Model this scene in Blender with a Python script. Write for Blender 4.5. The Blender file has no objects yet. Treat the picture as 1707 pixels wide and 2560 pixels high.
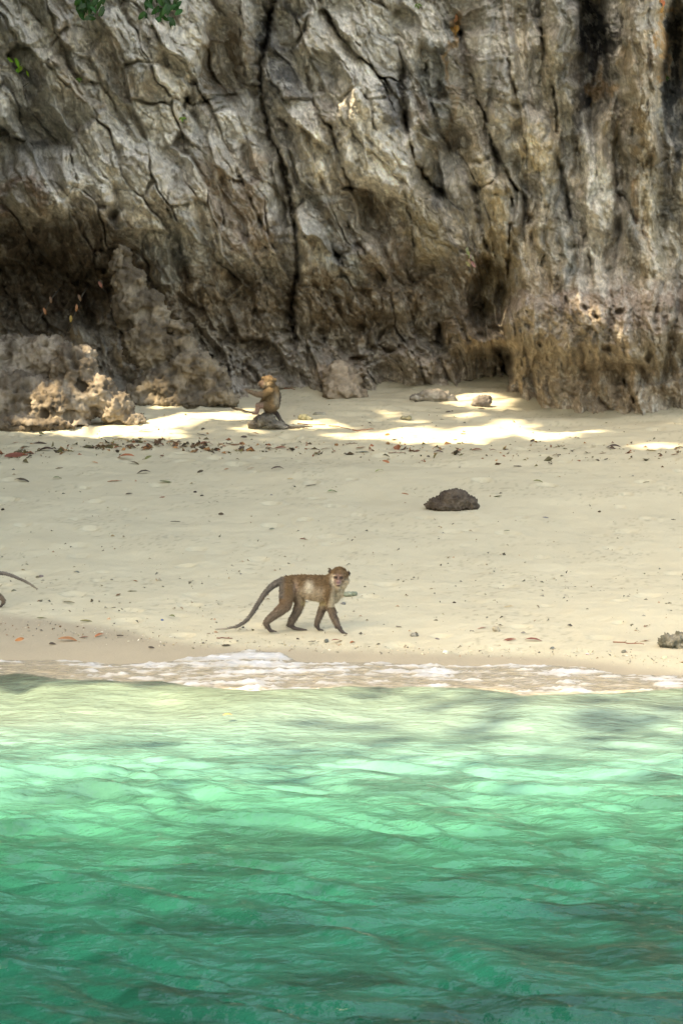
import bpy, bmesh, math, random
import numpy as np
from mathutils import Vector, Matrix

SC = bpy.context.scene
COL = SC.collection
PI = math.pi

# ------------------------------------------------------------------ camera
CAM_H = 2.5
FPX = 7400.0                     # focal length in pixels of the 1707 x 2560 photograph
PITCH = math.atan((1280 - 712) / FPX)
cam = bpy.data.cameras.new('camera')
camo = bpy.data.objects.new('camera', cam)
COL.objects.link(camo)
camo.location = (0, 0, CAM_H)
camo.rotation_euler = (PI / 2 - PITCH, 0, 0)
cam.sensor_fit = 'VERTICAL'
cam.sensor_height = 24
cam.lens = FPX / 2560 * 24
cam.clip_end = 2000
cam.dof.use_dof = True
cam.dof.focus_distance = 20.6
cam.dof.aperture_fstop = 7.0
SC.camera = camo

# ------------------------------------------------------------------ sky, sun, exposure
SUN = Vector((-0.57, -0.32, 0.76)).normalized()       # towards the sun: from the left
w = bpy.data.worlds.new('World'); SC.world = w; w.use_nodes = True
nt = w.node_tree
sky = nt.nodes.new('ShaderNodeTexSky')
sky.sky_type = 'NISHITA'; sky.sun_disc = False
sky.sun_elevation = math.asin(SUN.z)
sky.sun_rotation = math.atan2(SUN.x, SUN.y)
sky.air_density = 1.0; sky.dust_density = 3.0; sky.ozone_density = 1.0
bg = nt.nodes['Background']
nt.links.new(sky.outputs[0], bg.inputs[0])
bg.inputs[1].default_value = 0.15
sl = bpy.data.lights.new('sun', 'SUN'); sl.energy = 2.6; sl.angle = math.radians(0.53)
sl.color = (1, 0.95, 0.86)
so = bpy.data.objects.new('sun', sl); COL.objects.link(so)
so.rotation_euler = SUN.to_track_quat('Z', 'Y').to_euler()
SC.view_settings.view_transform = 'Standard'
SC.view_settings.look = 'None'
SC.view_settings.gamma = 1
SC.view_settings.exposure = 2.6
SC.view_settings.use_white_balance = True      # the camera set for open shade
SC.view_settings.white_balance_temperature = 9200
SC.view_settings.white_balance_tint = 7
SC.render.engine = 'CYCLES'

# ------------------------------------------------------------------ noise
_rng = np.random.RandomState(7)
_perm = _rng.permutation(512).astype(np.int64)
_perm = np.concatenate([_perm, _perm, _perm])
_ang = _rng.rand(512) * 2 * PI
_g2 = np.stack([np.cos(_ang), np.sin(_ang)], 1)
_g3 = _rng.normal(size=(512, 3)); _g3 /= np.linalg.norm(_g3, axis=1)[:, None]
_rnd = _rng.rand(512)

def h2(i, j, s=0):
    return _perm[_perm[(i & 511)] + ((j + s * 37) & 511)]

def fade(t): return t * t * t * (t * (t * 6 - 15) + 10)

def pn2(x, y, s=0):
    xi = np.floor(x).astype(np.int64); yi = np.floor(y).astype(np.int64)
    xf = x - xi; yf = y - yi
    u = fade(xf); v = fade(yf)
    def g(a, b):
        k = h2(xi + a, yi + b, s)
        return _g2[k, 0] * (xf - a) + _g2[k, 1] * (yf - b)
    return ((g(0, 0) * (1 - u) + g(1, 0) * u) * (1 - v) + (g(0, 1) * (1 - u) + g(1, 1) * u) * v) * 1.5

def pn3(p, s=0):
    xi = np.floor(p).astype(np.int64); f = p - xi
    u = fade(f)
    r = 0
    for a in (0, 1):
        for b in (0, 1):
            for c in (0, 1):
                k = _perm[_perm[_perm[(xi[:, 0] + a) & 511] + ((xi[:, 1] + b) & 511)] + ((xi[:, 2] + c + s * 37) & 511)]
                d = _g3[k, 0] * (f[:, 0] - a) + _g3[k, 1] * (f[:, 1] - b) + _g3[k, 2] * (f[:, 2] - c)
                r = r + d * (u[:, 0] if a else 1 - u[:, 0]) * (u[:, 1] if b else 1 - u[:, 1]) * (u[:, 2] if c else 1 - u[:, 2])
    return r * 1.5

def fbm2(x, y, o=4, s=0, gain=0.5):
    r = 0; a = 1.0
    for k in range(o):
        r = r + a * pn2(x, y, s + k); x = x * 2.03 + 5.1; y = y * 2.03 + 3.7; a *= gain
    return r

def billow(x, y, o=4, s=0, gain=0.5):           # round swellings with sharp creases between
    r = 0; a = 1.0; t = 0
    for k in range(o):
        r = r + a * np.minimum(1, np.abs(pn2(x, y, s + k)) * 2.2); t += a
        x = x * 2.07 + 1.3; y = y * 2.07 + 7.7; a *= gain
    return r / t

def worley2(x, y, s=0, jit=0.9):
    xi = np.floor(x).astype(np.int64); yi = np.floor(y).astype(np.int64)
    f1 = np.full(x.shape, 9.0); f2 = np.full(x.shape, 9.0)
    idn = np.zeros(x.shape, np.int64); dx = np.zeros(x.shape); dy = np.zeros(x.shape)
    for a in (-1, 0, 1):
        for b in (-1, 0, 1):
            k = h2(xi + a, yi + b, s)
            px = xi + a + 0.5 + (_rnd[k] - 0.5) * jit - x
            py = yi + b + 0.5 + (_rnd[(k * 7 + 3) & 511] - 0.5) * jit - y
            d = np.sqrt(px * px + py * py)
            n = d < f1
            f2 = np.where(n, f1, np.minimum(f2, d))
            idn = np.where(n, k, idn); dx = np.where(n, px, dx); dy = np.where(n, py, dy)
            f1 = np.where(n, d, f1)
    return f1, f2, idn, dx, dy

def ss(a, b, x):
    t = np.clip((x - a) / (b - a), 0, 1)
    return t * t * (3 - 2 * t)

# ------------------------------------------------------------------ mesh and object helpers
def tag(o, label=None, cat=None, group=None, kind=None):
    if label: o['label'] = label
    if cat: o['category'] = cat
    if group: o['group'] = group
    if kind: o['kind'] = kind
    return o

def link(o, parent=None):
    COL.objects.link(o)
    if parent: o.parent = parent
    return o

def empty(name, loc, rz=0.0):
    o = bpy.data.objects.new(name, None)
    o.empty_display_size = 0.2
    o.location = loc; o.rotation_euler = (0, 0, rz)
    return link(o)

def np_mesh(name, verts, faces, mat=None, col=None, smooth=True):
    """verts (n,3), faces (m,k) with k = 3 or 4, col (n,3) albedo"""
    me = bpy.data.meshes.new(name)
    verts = np.asarray(verts, np.float32); faces = np.asarray(faces, np.int32)
    me.vertices.add(len(verts)); me.vertices.foreach_set('co', verts.ravel())
    k = faces.shape[1]
    me.loops.add(faces.size); me.loops.foreach_set('vertex_index', faces.ravel())
    me.polygons.add(len(faces))
    me.polygons.foreach_set('loop_start', np.arange(0, faces.size, k, dtype=np.int32))
    me.polygons.foreach_set('loop_total', np.full(len(faces), k, np.int32))
    me.polygons.foreach_set('use_smooth', np.full(len(faces), bool(smooth)))
    me.update(calc_edges=True)
    if col is not None: set_col(me, col)
    if mat: me.materials.append(mat)
    return me

def set_col(me, col, name='Col'):
    c = np.ones((len(me.vertices), 4), np.float32)
    col = np.asarray(col, np.float32)
    if col.ndim == 1: col = np.repeat(col[:, None], 3, 1)
    c[:, :3] = np.clip(col, 0, 1)
    a = me.color_attributes.new(name, 'FLOAT_COLOR', 'POINT')
    a.data.foreach_set('color', c.ravel())

def obj(name, me, parent=None):
    return link(bpy.data.objects.new(name, me), parent)

def grid_faces(nr, nc):
    i = np.arange(nr * nc).reshape(nr, nc)
    return np.stack([i[:-1, :-1], i[1:, :-1], i[1:, 1:], i[:-1, 1:]], -1).reshape(-1, 4)

def tube(path, radii, n=7):
    """tapered tube along points, returns verts, faces(tri)"""
    path = np.asarray(path, float); V = []; F = []
    for i, p in enumerate(path):
        t = path[min(i + 1, len(path) - 1)] - path[max(i - 1, 0)]
        t = t / (np.linalg.norm(t) + 1e-9)
        a = np.cross(t, (0.13, 0.31, 0.94)); a /= np.linalg.norm(a) + 1e-9
        b = np.cross(t, a)
        for k in range(n):
            q = 2 * PI * k / n
            V.append(p + radii[i] * (math.cos(q) * a + math.sin(q) * b))
    m = len(path)
    for i in range(m - 1):
        for k in range(n):
            a = i * n + k; b = i * n + (k + 1) % n
            F.append((a, b, b + n)); F.append((a, b + n, a + n))
    c0 = len(V); V.append(path[0]); V.append(path[-1])
    for k in range(n):
        F.append((c0, (k + 1) % n, k)); F.append((c0 + 1, (m - 1) * n + k, (m - 1) * n + (k + 1) % n))
    return np.array(V), np.array(F)

def join(parts):
    V = []; F = []; o = 0
    for v, f in parts:
        V.append(v); F.append(np.asarray(f) + o); o += len(v)
    return np.concatenate(V), np.concatenate(F)

# ------------------------------------------------------------------ picture point -> place on the beach
_cp, _sp = math.cos(PITCH), math.sin(PITCH)
def ray(u, v):
    """direction (y = 1) from the viewpoint through photo pixel u, v; arrays welcome"""
    a = (u - 853.5) / FPX; b = -(v - 1280.0) / FPX
    dy = _cp + b * _sp; dz = -_sp + b * _cp
    return a / dy, dz / dy

_SY = np.array([-60, 4, 10, 14, 17, 18.5, 19.5, 20.1, 21, 25, 28, 31, 34, 37, 80.])
_SZ = np.array([-6, -2.2, -1.3, -.75, -.34, -.13, 0.0, .075, .16, .53, .82, 1.11, 1.42, 1.75, 6.])
def sand_z(x, y):
    x = np.asarray(x, float); y = np.asarray(y, float)
    z = (np.interp(y - .25, _SY, _SZ) + np.interp(y, _SY, _SZ) * 2 + np.interp(y + .25, _SY, _SZ)) / 4
    far = ss(24, 30, y)
    z = z + 0.035 * pn2(x * .35 + 3, y * .35, 3) * ss(19.5, 23, y) + 0.05 * pn2(x * .5 + 9, y * .9, 5) * far
    z = z + 0.014 * pn2(x * 1.3, y * 1.1, 11) * ss(19.5, 22, y)
    return z

def ground(u, v):
    dx, dz = ray(u, v)
    lo, hi = 6.0, 60.0
    for _ in range(50):
        m = (lo + hi) / 2
        if CAM_H + dz * m > sand_z(dx * m, m): lo = m
        else: hi = m
    return Vector((float(dx * lo), lo, float(sand_z(dx * lo, lo))))

def at(u, v, Y):
    dx, dz = ray(u, v)
    return Vector((float(dx * Y), Y, float(CAM_H + dz * Y)))

# ------------------------------------------------------------------ materials
def mat_new(name):
    m = bpy.data.materials.new(name); m.use_nodes = True
    return m, m.node_tree, m.node_tree.nodes['Principled BSDF']

def N(nt, typ, **kw):
    n = nt.nodes.new(typ)
    for k, v in kw.items():
        if k in n.inputs: n.inputs[k].default_value = v
        else: setattr(n, k, v)
    return n

def attr_mat(name, rough=0.85, spec=0.3, nscale=8.0, namt=0.25, bump=0.0, bscale=60.0, sss=0.0, trans=False, fine=None):
    """colour from the vertex attribute, broken up by procedural noise, with fine relief"""
    m, nt, b = mat_new(name)
    a = N(nt, 'ShaderNodeVertexColor', layer_name='Col')
    tc = N(nt, 'ShaderNodeTexCoord')
    n1 = N(nt, 'ShaderNodeTexNoise', Scale=nscale, Detail=8.0, Roughness=0.65)
    nt.links.new(tc.outputs['Object'], n1.inputs['Vector'])
    mr = N(nt, 'ShaderNodeMapRange'); mr.inputs['From Min'].default_value = .3; mr.inputs['From Max'].default_value = .7
    mr.inputs['To Min'].default_value = 1 - namt; mr.inputs['To Max'].default_value = 1 + namt
    nt.links.new(n1.outputs['Fac'], mr.inputs['Value'])
    mx = N(nt, 'ShaderNodeVectorMath', operation='SCALE')
    nt.links.new(a.outputs['Color'], mx.inputs[0]); nt.links.new(mr.outputs[0], mx.inputs['Scale'])
    nt.links.new(mx.outputs[0], b.inputs['Base Color'])
    b.inputs['Roughness'].default_value = rough
    b.inputs['Specular IOR Level'].default_value = spec
    if bump:
        n2 = N(nt, 'ShaderNodeTexNoise', Scale=bscale, Detail=7.0, Roughness=0.7)
        nt.links.new(tc.outputs['Object'], n2.inputs['Vector'])
        bp = N(nt, 'ShaderNodeBump', Strength=1.0, Distance=bump)
        nt.links.new(n2.outputs['Fac'], bp.inputs['Height'])
        nt.links.new(bp.outputs[0], b.inputs['Normal'])
    return m

M_CLIFF = attr_mat('limestone', 0.9, 0.2, 7.0, 0.28, 0.045, 20.0)
M_ROCK = attr_mat('beach_rock', 0.9, 0.2, 14.0, 0.25, 0.012, 45.0)
M_SAND = attr_mat('sand', 0.95, 0.15, 2.2, 0.05, 0.006, 38.0)
M_LEAF = attr_mat('leaf', 0.6, 0.3, 30.0, 0.25)
M_FUR = attr_mat('fur', 0.75, 0.25, 60.0, 0.15)
M_WOOD = attr_mat('wood', 0.85, 0.2, 20.0, 0.3, 0.01, 40.0)
M_FOAM = attr_mat('sea_foam', 0.5, 0.4, 20.0, 0.06)

def plain(name, col, rough=0.6, spec=0.5):
    m, nt, b = mat_new(name)
    b.inputs['Base Color'].default_value = (*col, 1); b.inputs['Roughness'].default_value = rough
    b.inputs['Specular IOR Level'].default_value = spec
    return m
# ================================================================== CLIFF
def lines_dist(u, v, pts):
    """distance to a polyline and running parameter"""
    d = np.full(u.shape, 1e9)
    for (x0, y0), (x1, y1) in zip(pts[:-1], pts[1:]):
        ex, ey = x1 - x0, y1 - y0; L = ex * ex + ey * ey
        t = np.clip(((u - x0) * ex + (v - y0) * ey) / L, 0, 1)
        d = np.minimum(d, np.hypot(u - x0 - t * ex, v - y0 - t * ey))
    return d

# fissures seen on the face: width and depth (metres), then the course in photo pixels
FISS = [
 (10, .55, [(702,-60),(679,34),(663,115),(652,161),(654,214),(663,276),(675,344),(702,390),(713,429),(725,490),(738,560),(744,617),(747,686),(734,732),(732,790),(740,850)]),
 (7, .25, [(790,-40),(767,50),(759,88),(735,120)]),
 (6, .32, [(800,0),(824,50),(851,92),(889,134),(927,165),(962,203),(992,245),(1012,283),(1019,344),(1042,413),(1077,459),(1126,490)]),
 (7, .3, [(760,140),(778,230),(797,283),(824,318),(839,364),(855,421),(878,459)]),
 (5, .25, [(598,-40),(602,57),(598,134),(617,210),(648,214)]),
 (5, .22, [(598,440),(629,505),(652,555),(668,620)]),
 (6, .25, [(714,500),(716,560),(722,620)]),
 (11, .35, [(1008,170),(1003,215),(1012,260),(1019,314)]),
 (7, .32, [(1344,-60),(1352,77),(1371,172),(1390,260),(1392,330)]),
 (8, .35, [(1150,80),(1172,153),(1195,249),(1222,318),(1229,364),(1256,413),(1283,459),(1314,497),(1321,555)]),
 (7, .3, [(1279,497),(1271,560),(1271,656),(1265,700)]),
 (8, .3, [(1187,470),(1199,560),(1218,637),(1218,710)]),
 (6, .25, [(1200,470),(1225,460),(1245,440)]),
 (6, .25, [(1440,350),(1456,440),(1462,560),(1474,637),(1478,721)]),
 (6, .2, [(1535,352),(1540,478),(1566,505),(1590,560)]),
 (6, .25, [(1396,400),(1420,500),(1430,620)]),
 (8, .35, [(1245,870),(1250,895),(1258,930)]),
 (8, .35, [(1098,815),(1104,840),(1107,868)]),
 (5, .18, [(927,890),(935,930),(943,975)]),
 (7, .3, [(815,600),(835,630),(850,655)]),
 (6, .3, [(1562,950),(1572,975),(1581,1000),(1583,1055)]),
 (5, .18, [(1490,960),(1500,1000),(1525,1025)]),
 (4, .16, [(57,122),(124,122),(161,69),(190,60)]),
 (4, .14, [(172,350),(182,420),(206,494)]),
 (5, .18, [(350,60),(360,90),(372,96)]),
 (4, .15, [(387,370),(405,400)]),
 (5, .18, [(497,440),(545,500),(560,560)]),
 (5, .2, [(283,480),(290,510),(283,555)]),
 (4, .15, [(457,243),(480,262),(600,232)]),
 (5, .18, [(640,230),(700,300),(745,330)]),
 (5, .2, [(870,560),(905,620),(960,700)]),
 (5, .2, [(1010,480),(1030,560),(1035,650)]),
 (6, .2, [(1060,130),(1075,250),(1100,330),(1130,380)]),
 (5, .18, [(1260,60),(1275,190),(1300,290),(1320,400)]),
 (5, .2, [(520,560),(540,650),(600,700)]),
 (5, .2, [(420,520),(450,620),(470,700)]),
 (4, .15, [(180,180),(260,220),(330,330)]),
 (4, .15, [(420,160),(470,240),(455,330),(470,400)]),
]
# knobs and hollows: u, v, ru, rv, lean (deg), height (m, + towards the sea), flatness
FORMS = [
 (110, 460, 110, 110, -10, .45, 2.0),   # block low on the left
 (60, 350, 120, 90, 0, -.5, 2),
 (130, 735, 190, 112, 0, -.8, 2),      # deep dark hollow behind the left rocks
 (300, 760, 130, 110, 0, -.4, 2),
 (555, 150, 60, 120, -10, -.38, 3),      # smooth brown recess
 (420, 120, 110, 120, 0, .22, 2),
 (600, 60, 40, 110, 0, .28, 2),
 (700, 130, 45, 150, -8, -.2, 2),
 (560, 520, 120, 190, -18, .32, 2.5),
 (350, 480, 130, 150, -20, .2, 2),
 (780, 330, 55, 150, -16, .22, 2.5),
 (880, 130, 60, 110, -25, .25, 2.5),
 (925, 350, 100, 165, -25, .55, 3.0),    # pale prow in the middle
 (1060, 560, 60, 130, -18, .38, 2.5),
 (830, 610, 110, 120, -22, .30, 2.5),
 (900, 560, 90, 60, 0, -.25, 2),         # under the prow
 (1090, 170, 80, 190, -5, .2, 2),
 (1140, 380, 60, 60, 0, -.3, 2),
 (1210, 420, 40, 90, -15, .28, 2.5),
 (1250, 530, 55, 110, 5, .42, 2.5),
 (1240, 180, 60, 190, -8, .28, 2.5),
 (1335, 370, 50, 120, -8, .35, 2.5),
 (1400, 120, 45, 200, -2, .3, 2.5),
 (1425, 230, 32, 40, 0, .18, 2.5),
 (1482, 110, 46, 230, -4, -1.0, 3),      # dark slot
 (1505, 240, 36, 120, -8, .3, 2.5),
 (1604, 150, 50, 270, -1, .95, 3),       # hanging column
 (1700, 210, 40, 230, 0, -1.1, 3),
 (1707, 330, 45, 120, 0, .5, 3),
 (1497, 470, 50, 165, -6, .42, 3),       # pale tower
 (1600, 540, 55, 150, -6, .35, 2.5),
 (1380, 560, 50, 150, -6, .25, 2.5),
 (1500, 800, 235, 125, 0, .55, 2.2),     # swollen waist of the right buttress
 (1560, 930, 160, 30, -4, -.18, 2),
 (1225, 760, 62, 110, 0, -.85, 2.2),     # holes beside it
 (1150, 840, 60, 70, 0, .15, 2),
 (930, 830, 170, 50, 0, -.2, 2.2),       # notch at the foot
 (560, 800, 160, 100, 0, -.14, 2.2),
 (1040, 900, 70, 60, 0, .3, 2),
 (860, 920, 60, 50, 0, .15, 2),
 (930, 760, 170, 45, -5, .15, 2),
]
# rock colours and stains, with shade of the dark slots painted in: u, v, ru, rv, lean, rgb, strength
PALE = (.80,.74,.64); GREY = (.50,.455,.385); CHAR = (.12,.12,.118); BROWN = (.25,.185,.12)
OCH = (.58,.37,.18); BLUE = (.34,.355,.335); PINK = (.46,.365,.285); TAN = (.64,.53,.35); WHITE = (.78,.75,.67)
TINT = [
 (930,310,95,175,-28,PALE,.95),(905,150,55,120,-25,PALE,.55),(990,440,110,70,-20,PALE,.75),(1060,540,55,110,-18,(.5,.42,.29),.8),
 (850,60,75,75,0,PALE,.55),(430,120,110,110,0,PALE,.5),(330,420,120,90,-30,PALE,.6),(450,290,60,60,0,PALE,.4),
 (150,430,55,70,-15,PALE,.45),(80,30,70,40,0,TAN,.2),(1485,420,36,105,-4,WHITE,1),(1500,560,30,80,-4,PALE,.9),(1490,600,26,60,0,PALE,.85),
 (1335,370,34,66,-6,(.72,.6,.4),.95),(1205,440,36,80,-15,TAN,.55),(1255,510,34,70,10,TAN,.6),(1240,150,30,120,-4,PALE,.35),
 (1300,300,36,80,-5,PALE,.3),(1490,190,26,80,-8,OCH,.9),(1655,130,13,90,4,OCH,.85),(1600,540,26,70,-4,OCH,.5),
 (1640,560,40,160,-4,TAN,.4),(1130,110,12,110,3,OCH,.75),(1125,250,12,100,3,OCH,.35),(795,390,20,90,-10,TAN,.65),
 (760,200,30,90,-10,PALE,.35),(55,500,60,50,0,(.22,.11,.05),.6),(700,120,50,140,-8,(.09,.09,.09),.85),(975,200,30,110,-18,(.13,.13,.135),.8),  # near-black patch and dark grey slot: shade painted into the rock
 (1090,190,40,150,0,BLUE,.6),(1140,460,60,60,0,CHAR,.65),(1480,70,46,120,0,(.05,.05,.052),.95),(1452,270,36,75,0,(.07,.07,.075),.85),(1690,220,22,190,0,(.04,.04,.04),.9),(1530,120,14,110,0,(.06,.055,.05),.8),  # blacks over the deep slots paint their shade into the colour
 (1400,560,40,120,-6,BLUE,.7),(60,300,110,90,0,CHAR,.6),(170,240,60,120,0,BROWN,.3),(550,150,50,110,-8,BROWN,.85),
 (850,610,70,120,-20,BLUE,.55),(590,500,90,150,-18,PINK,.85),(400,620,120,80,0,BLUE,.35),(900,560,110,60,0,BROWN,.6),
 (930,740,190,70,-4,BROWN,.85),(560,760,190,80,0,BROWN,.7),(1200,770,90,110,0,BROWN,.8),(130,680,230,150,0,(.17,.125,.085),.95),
 (1500,760,240,50,0,(.42,.33,.27),.6),(1480,870,230,60,0,(.40,.325,.24),.6),(1490,980,240,70,0,(.46,.36,.26),.8),
 (1500,690,60,40,0,PALE,.45),(1600,200,40,230,-1,(.30,.225,.14),.8),(1600,60,40,40,0,GREY,.6),(1410,180,36,200,-2,(.36,.34,.28),.6),
 (960,640,60,60,-20,PINK,.6),(1240,640,50,140,0,(.42,.33,.2),.6),(1340,640,70,120,0,(.42,.33,.21),.55),
 (700,920,300,60,0,(.40,.35,.30),.6),(1030,900,90,70,0,(.48,.40,.32),.7),(1180,930,90,60,0,(.40,.33,.26),.6),
 (860,930,60,60,0,(.46,.35,.26),.6),(1700,300,30,100,0,BLUE,.6),
]

def blob(u, v, b):
    cu, cv, ru, rv, lean = b[:5]
    c, s = math.cos(math.radians(lean)), math.sin(math.radians(lean))
    x = (u - cu) * c + (v - cv) * s; y = -(u - cu) * s + (v - cv) * c
    return np.sqrt((x / ru) ** 2 + (y / rv) ** 2)

def build_cliff():
    us = np.concatenate([np.arange(-2300, -800, 18), np.arange(-800, -260, 6), np.arange(-260, 1970, 2.5), np.arange(1970, 2600, 5), np.arange(2600, 3800, 18)])
    vs = np.concatenate([np.linspace(-2600, -140, 70, endpoint=False), np.arange(-140, 1180, 2.5)])
    U, V = np.meshgrid(us, vs)
    inu = ss(-700, -100, U) * (1 - ss(1800, 2400, U)) * ss(-500, -60, V)
    # the way the rock leans: diagonal in the middle and left, upright on the right
    lean = .42 * (1 - ss(1120, 1330, U)) + .06
    wu = U + 14 * fbm2(U / 110, V / 150, 3, 21) + 2.5 * pn2(U / 23, V / 31, 24)
    wv = V + 20 * fbm2(U / 130, V / 130, 3, 31) + 2.5 * pn2(U / 21, V / 27, 34)
    S = wu - lean * (wv - 450)
    right = ss(1080, 1300, U)
    # broad shape of the face (distance from the viewpoint)
    Y = 33.1 + .25 * ss(0, 600, V) - .35 * np.sin(U / 260.)
    Y = Y - right * (1.05 + 1.0 * ss(560, 860, V)) * (1 - 0 * V) + .0
    edge = ss(1292, 1262, U + (V - 920) * .22 + 6 * pn2(U / 40, V / 25, 55)) * ss(840, 900, V)      # clean left edge of the foot of the buttress
    Y = Y + edge * 1.5 * right
    Y = Y - (1 - ss(150, 620, U)) * (.9 - .9 * ss(500, 640, V) * (1 - ss(900, 1000, V) * .3))
    Y = Y - .28 * ss(760, 600, V) * ss(560, 700, U) * (1 - right) + .1 * ss(620, 720, V) * (1 - right)
    Y = Y - .35 * ss(940, 1010, V) * (1 - right)
    Y = Y + right * ss(820, 960, V) * .85 * np.clip(((U - 1545) / 230) ** 2, 0, 1.3)
    # leaning out above the frame, away and round at the sides
    Y = Y - .9 * ss(0, -1500, V) + 1.6 * ss(-1600, -2600, V)
    Y = Y - .8 * ss(-300, -1800, U) - 2.2 * ss(2000, 3400, U)
    Y = Y - inu * 0
    D = np.zeros_like(U)
    fbmF = fbm2(U / 40, V / 55, 3, 161)
    for f in FORMS:
        r = blob(wu, wv, f)
        r = np.maximum(r + .10 * fbmF, 0)
        D += f[5] * (.75 * np.exp(-np.power(r, f[6] * 1.25)) + .8 * (1 - ss(.62, 1.08, r)))
    # swellings with creases, long along the lean
    big = billow(S / 150, wv / 430, 3, 41)
    mid = billow(S / 52, wv / 165, 4, 45, .55)
    rg = billow(wu / 62, wv / 62, 4, 49, .6)
    D += .40 * (big - .45) + .15 * (mid - .4) * (1 + .6 * right) + .06 * (rg - .4) * (1 - .55 * right)
    # plates: facets with steps between
    f1, f2, idn, dx, dy = worley2(S / 62, wv / 120, 61)
    tx = _rnd[(idn * 3 + 1) & 511] - .5; ty = _rnd[(idn * 5 + 2) & 511] - .5
    plate = (_rnd[idn] - .5) * .17 + (dx * tx + dy * ty) * .34
    soft = ss(.0, .12, f2 - f1)
    fc1 = (_rnd[(idn * 17 + 5) & 511] - .5) * soft; pale1 = (_rnd[(idn * 23 + 9) & 511] > .6) * soft
    D += (2.3 * plate * soft - .03 * (1 - soft)) * (1 - .62 * right)
    f1, f2, idn, dx, dy = worley2(S / 21 + 9, wv / 37, 66)
    tx = _rnd[(idn * 3 + 1) & 511] - .5; ty = _rnd[(idn * 5 + 2) & 511] - .5
    soft2 = ss(0, .14, f2 - f1)
    fc2 = (_rnd[(idn * 17 + 5) & 511] - .5) * soft2
    D += (((_rnd[idn] - .5) * .07 + (dx * tx + dy * ty) * .13) * soft2 - .02 * (1 - soft2)) * (1 - .55 * right)
    # flutes on the right
    D += right * .30 * (billow(wu / 62, wv / 520, 3, 71, .5) - .4) * (1 - ss(640, 760, V))
    # rough pitted band low down and inside the left hollow
    low = ss(650, 780, V + 90 * fbm2(U / 120, V / 120, 3, 81)) * (1 - .8 * ss(900, 975, V))
    hol = np.exp(-np.power(blob(U, V, (120, 690, 260, 170, 0)), 4))
    low = np.clip(low + hol, 0, 1)
    for sc, am, sd in ((48, .28, 91), (23, .12, 92), (12, .045, 93)):
        f1, f2, idn, dx, dy = worley2(wu / sc, wv / (sc * .95), sd)
        rr = .22 + .3 * _rnd[idn]
        D -= (low * (1 - .72 * right)) * am * (1 - ss(rr * .55, rr * 1.2, f1)) * (_rnd[(idn * 11) & 511] > .45) * (.45 if sc == 48 else 1)
        D += low * (1 - .6 * right) * am * .35 * (f2 - f1 - .3)
    D += low * (1 - .5 * right) * .12 * (billow(wu / 36, wv / 36, 4, 95, .65) - .4)
    # fissures
    for wd, dp, pts in FISS:
        pts = [(float(a), float(b)) for a, b in pts]
        u0 = min(p[0] for p in pts) - 70; u1 = max(p[0] for p in pts) + 70
        v0 = min(p[1] for p in pts) - 70; v1 = max(p[1] for p in pts) + 70
        ci = np.where((us > u0) & (us < u1))[0]; ri = np.where((vs > v0) & (vs < v1))[0]
        sl_ = np.ix_(ri, ci)
        wob = 4.5 * fbm2(U[sl_] / 24, V[sl_] / 24, 3, 99); wob2 = 4.5 * fbm2(U[sl_] / 24 + 40, V[sl_] / 24, 3, 98)
        d = lines_dist(U[sl_] + wob, V[sl_] + wob2, pts)
        wl = wd * (.55 + .9 * np.abs(pn2(U[sl_] / 60, V[sl_] / 45, 97)))
        brk = .25 + .95 * ss(-.25, .3, pn2(U[sl_] / 37 + 5, V[sl_] / 48, 96)) if wd < 9 else 1.0
        D[sl_] -= brk * dp * 1.05 * np.exp(-np.power(d / (wl * .8), 2)) + dp * .3 * np.exp(-np.power(d / (wd * 3.2), 2))
        xm = np.interp(V[sl_], [p[1] for p in sorted(pts, key=lambda p: p[1])], [p[0] for p in sorted(pts, key=lambda p: p[1])])
        side = np.tanh((xm - U[sl_] - wob) / 4.0) * (1 if pts[0][0] % 2 else -1)
        D[sl_] += side * dp * .42 * np.exp(-np.power(d / 34, 2))
    # named holes
    for hu, hv, ra, rb, dp in ((973,874,20,9,.5),(893,885,20,9,.5),(847,648,11,8,.4),(283,528,14,18,.5),(1411,744,6,12,.25),(1463,763,8,9,.25),
                               (1490,786,6,7,.2),(1547,776,10,8,.25),(1199,850,14,8,.4),(1212,775,16,26,.5),(1245,720,12,24,.5),(1256,825,20,12,.35),
                               (1695,772,10,22,.5),(1615,875,8,14,.4),(1520,886,14,7,.25),(1104,843,9,18,.5)):
        D -= dp * np.exp(-np.power(blob(wu, wv, (hu, hv, ra, rb, 0)), 3))
    # fine grain
    D += .035 * fbm2(wu / 14, wv / 20, 4, 101, .62) + .02 * low * fbm2(wu / 7, wv / 7, 3, 105, .6)
    D += .028 * (billow(S / 9, wv / 17, 3, 108, .6) - .4)
    Yf = Y - D
    dxr, dzr = ray(U, V)
    X = dxr * Yf; Z = CAM_H + dzr * Yf
    # ---- rock colour, painted slot shade included
    C = np.empty(U.shape + (3,)); C[:] = GREY
    def mixc(mask, c):
        nonlocal C
        m = np.clip(mask, 0, 1)[..., None]
        C = C * (1 - m) + np.array(c) * m
    mixc(ss(-.15, .35, fbm2(S / 90, wv / 200, 4, 111)) * .45, PALE)
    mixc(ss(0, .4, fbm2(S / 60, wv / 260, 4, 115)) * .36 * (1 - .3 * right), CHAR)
    mixc(ss(-.1, .35, fbm2(wu / 120, wv / 120, 4, 119)) * .4, PINK)
    mixc(right * ss(-.1, .3, fbm2(wu / 40, wv / 300, 4, 123)) * .5, TAN)
    mixc(right * ss(.0, .3, fbm2(wu / 34 + 5, wv / 340, 4, 127)) * .55, (.22,.225,.215))
    mixc(ss(610, 740, V + 50 * fbm2(U / 80, V / 80, 4, 131)) * .6, (.27,.205,.135))
    mixc(ss(860, 960, V + 30 * fbm2(U / 80, V / 80, 3, 135)) * .55, (.44,.365,.29))
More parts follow.
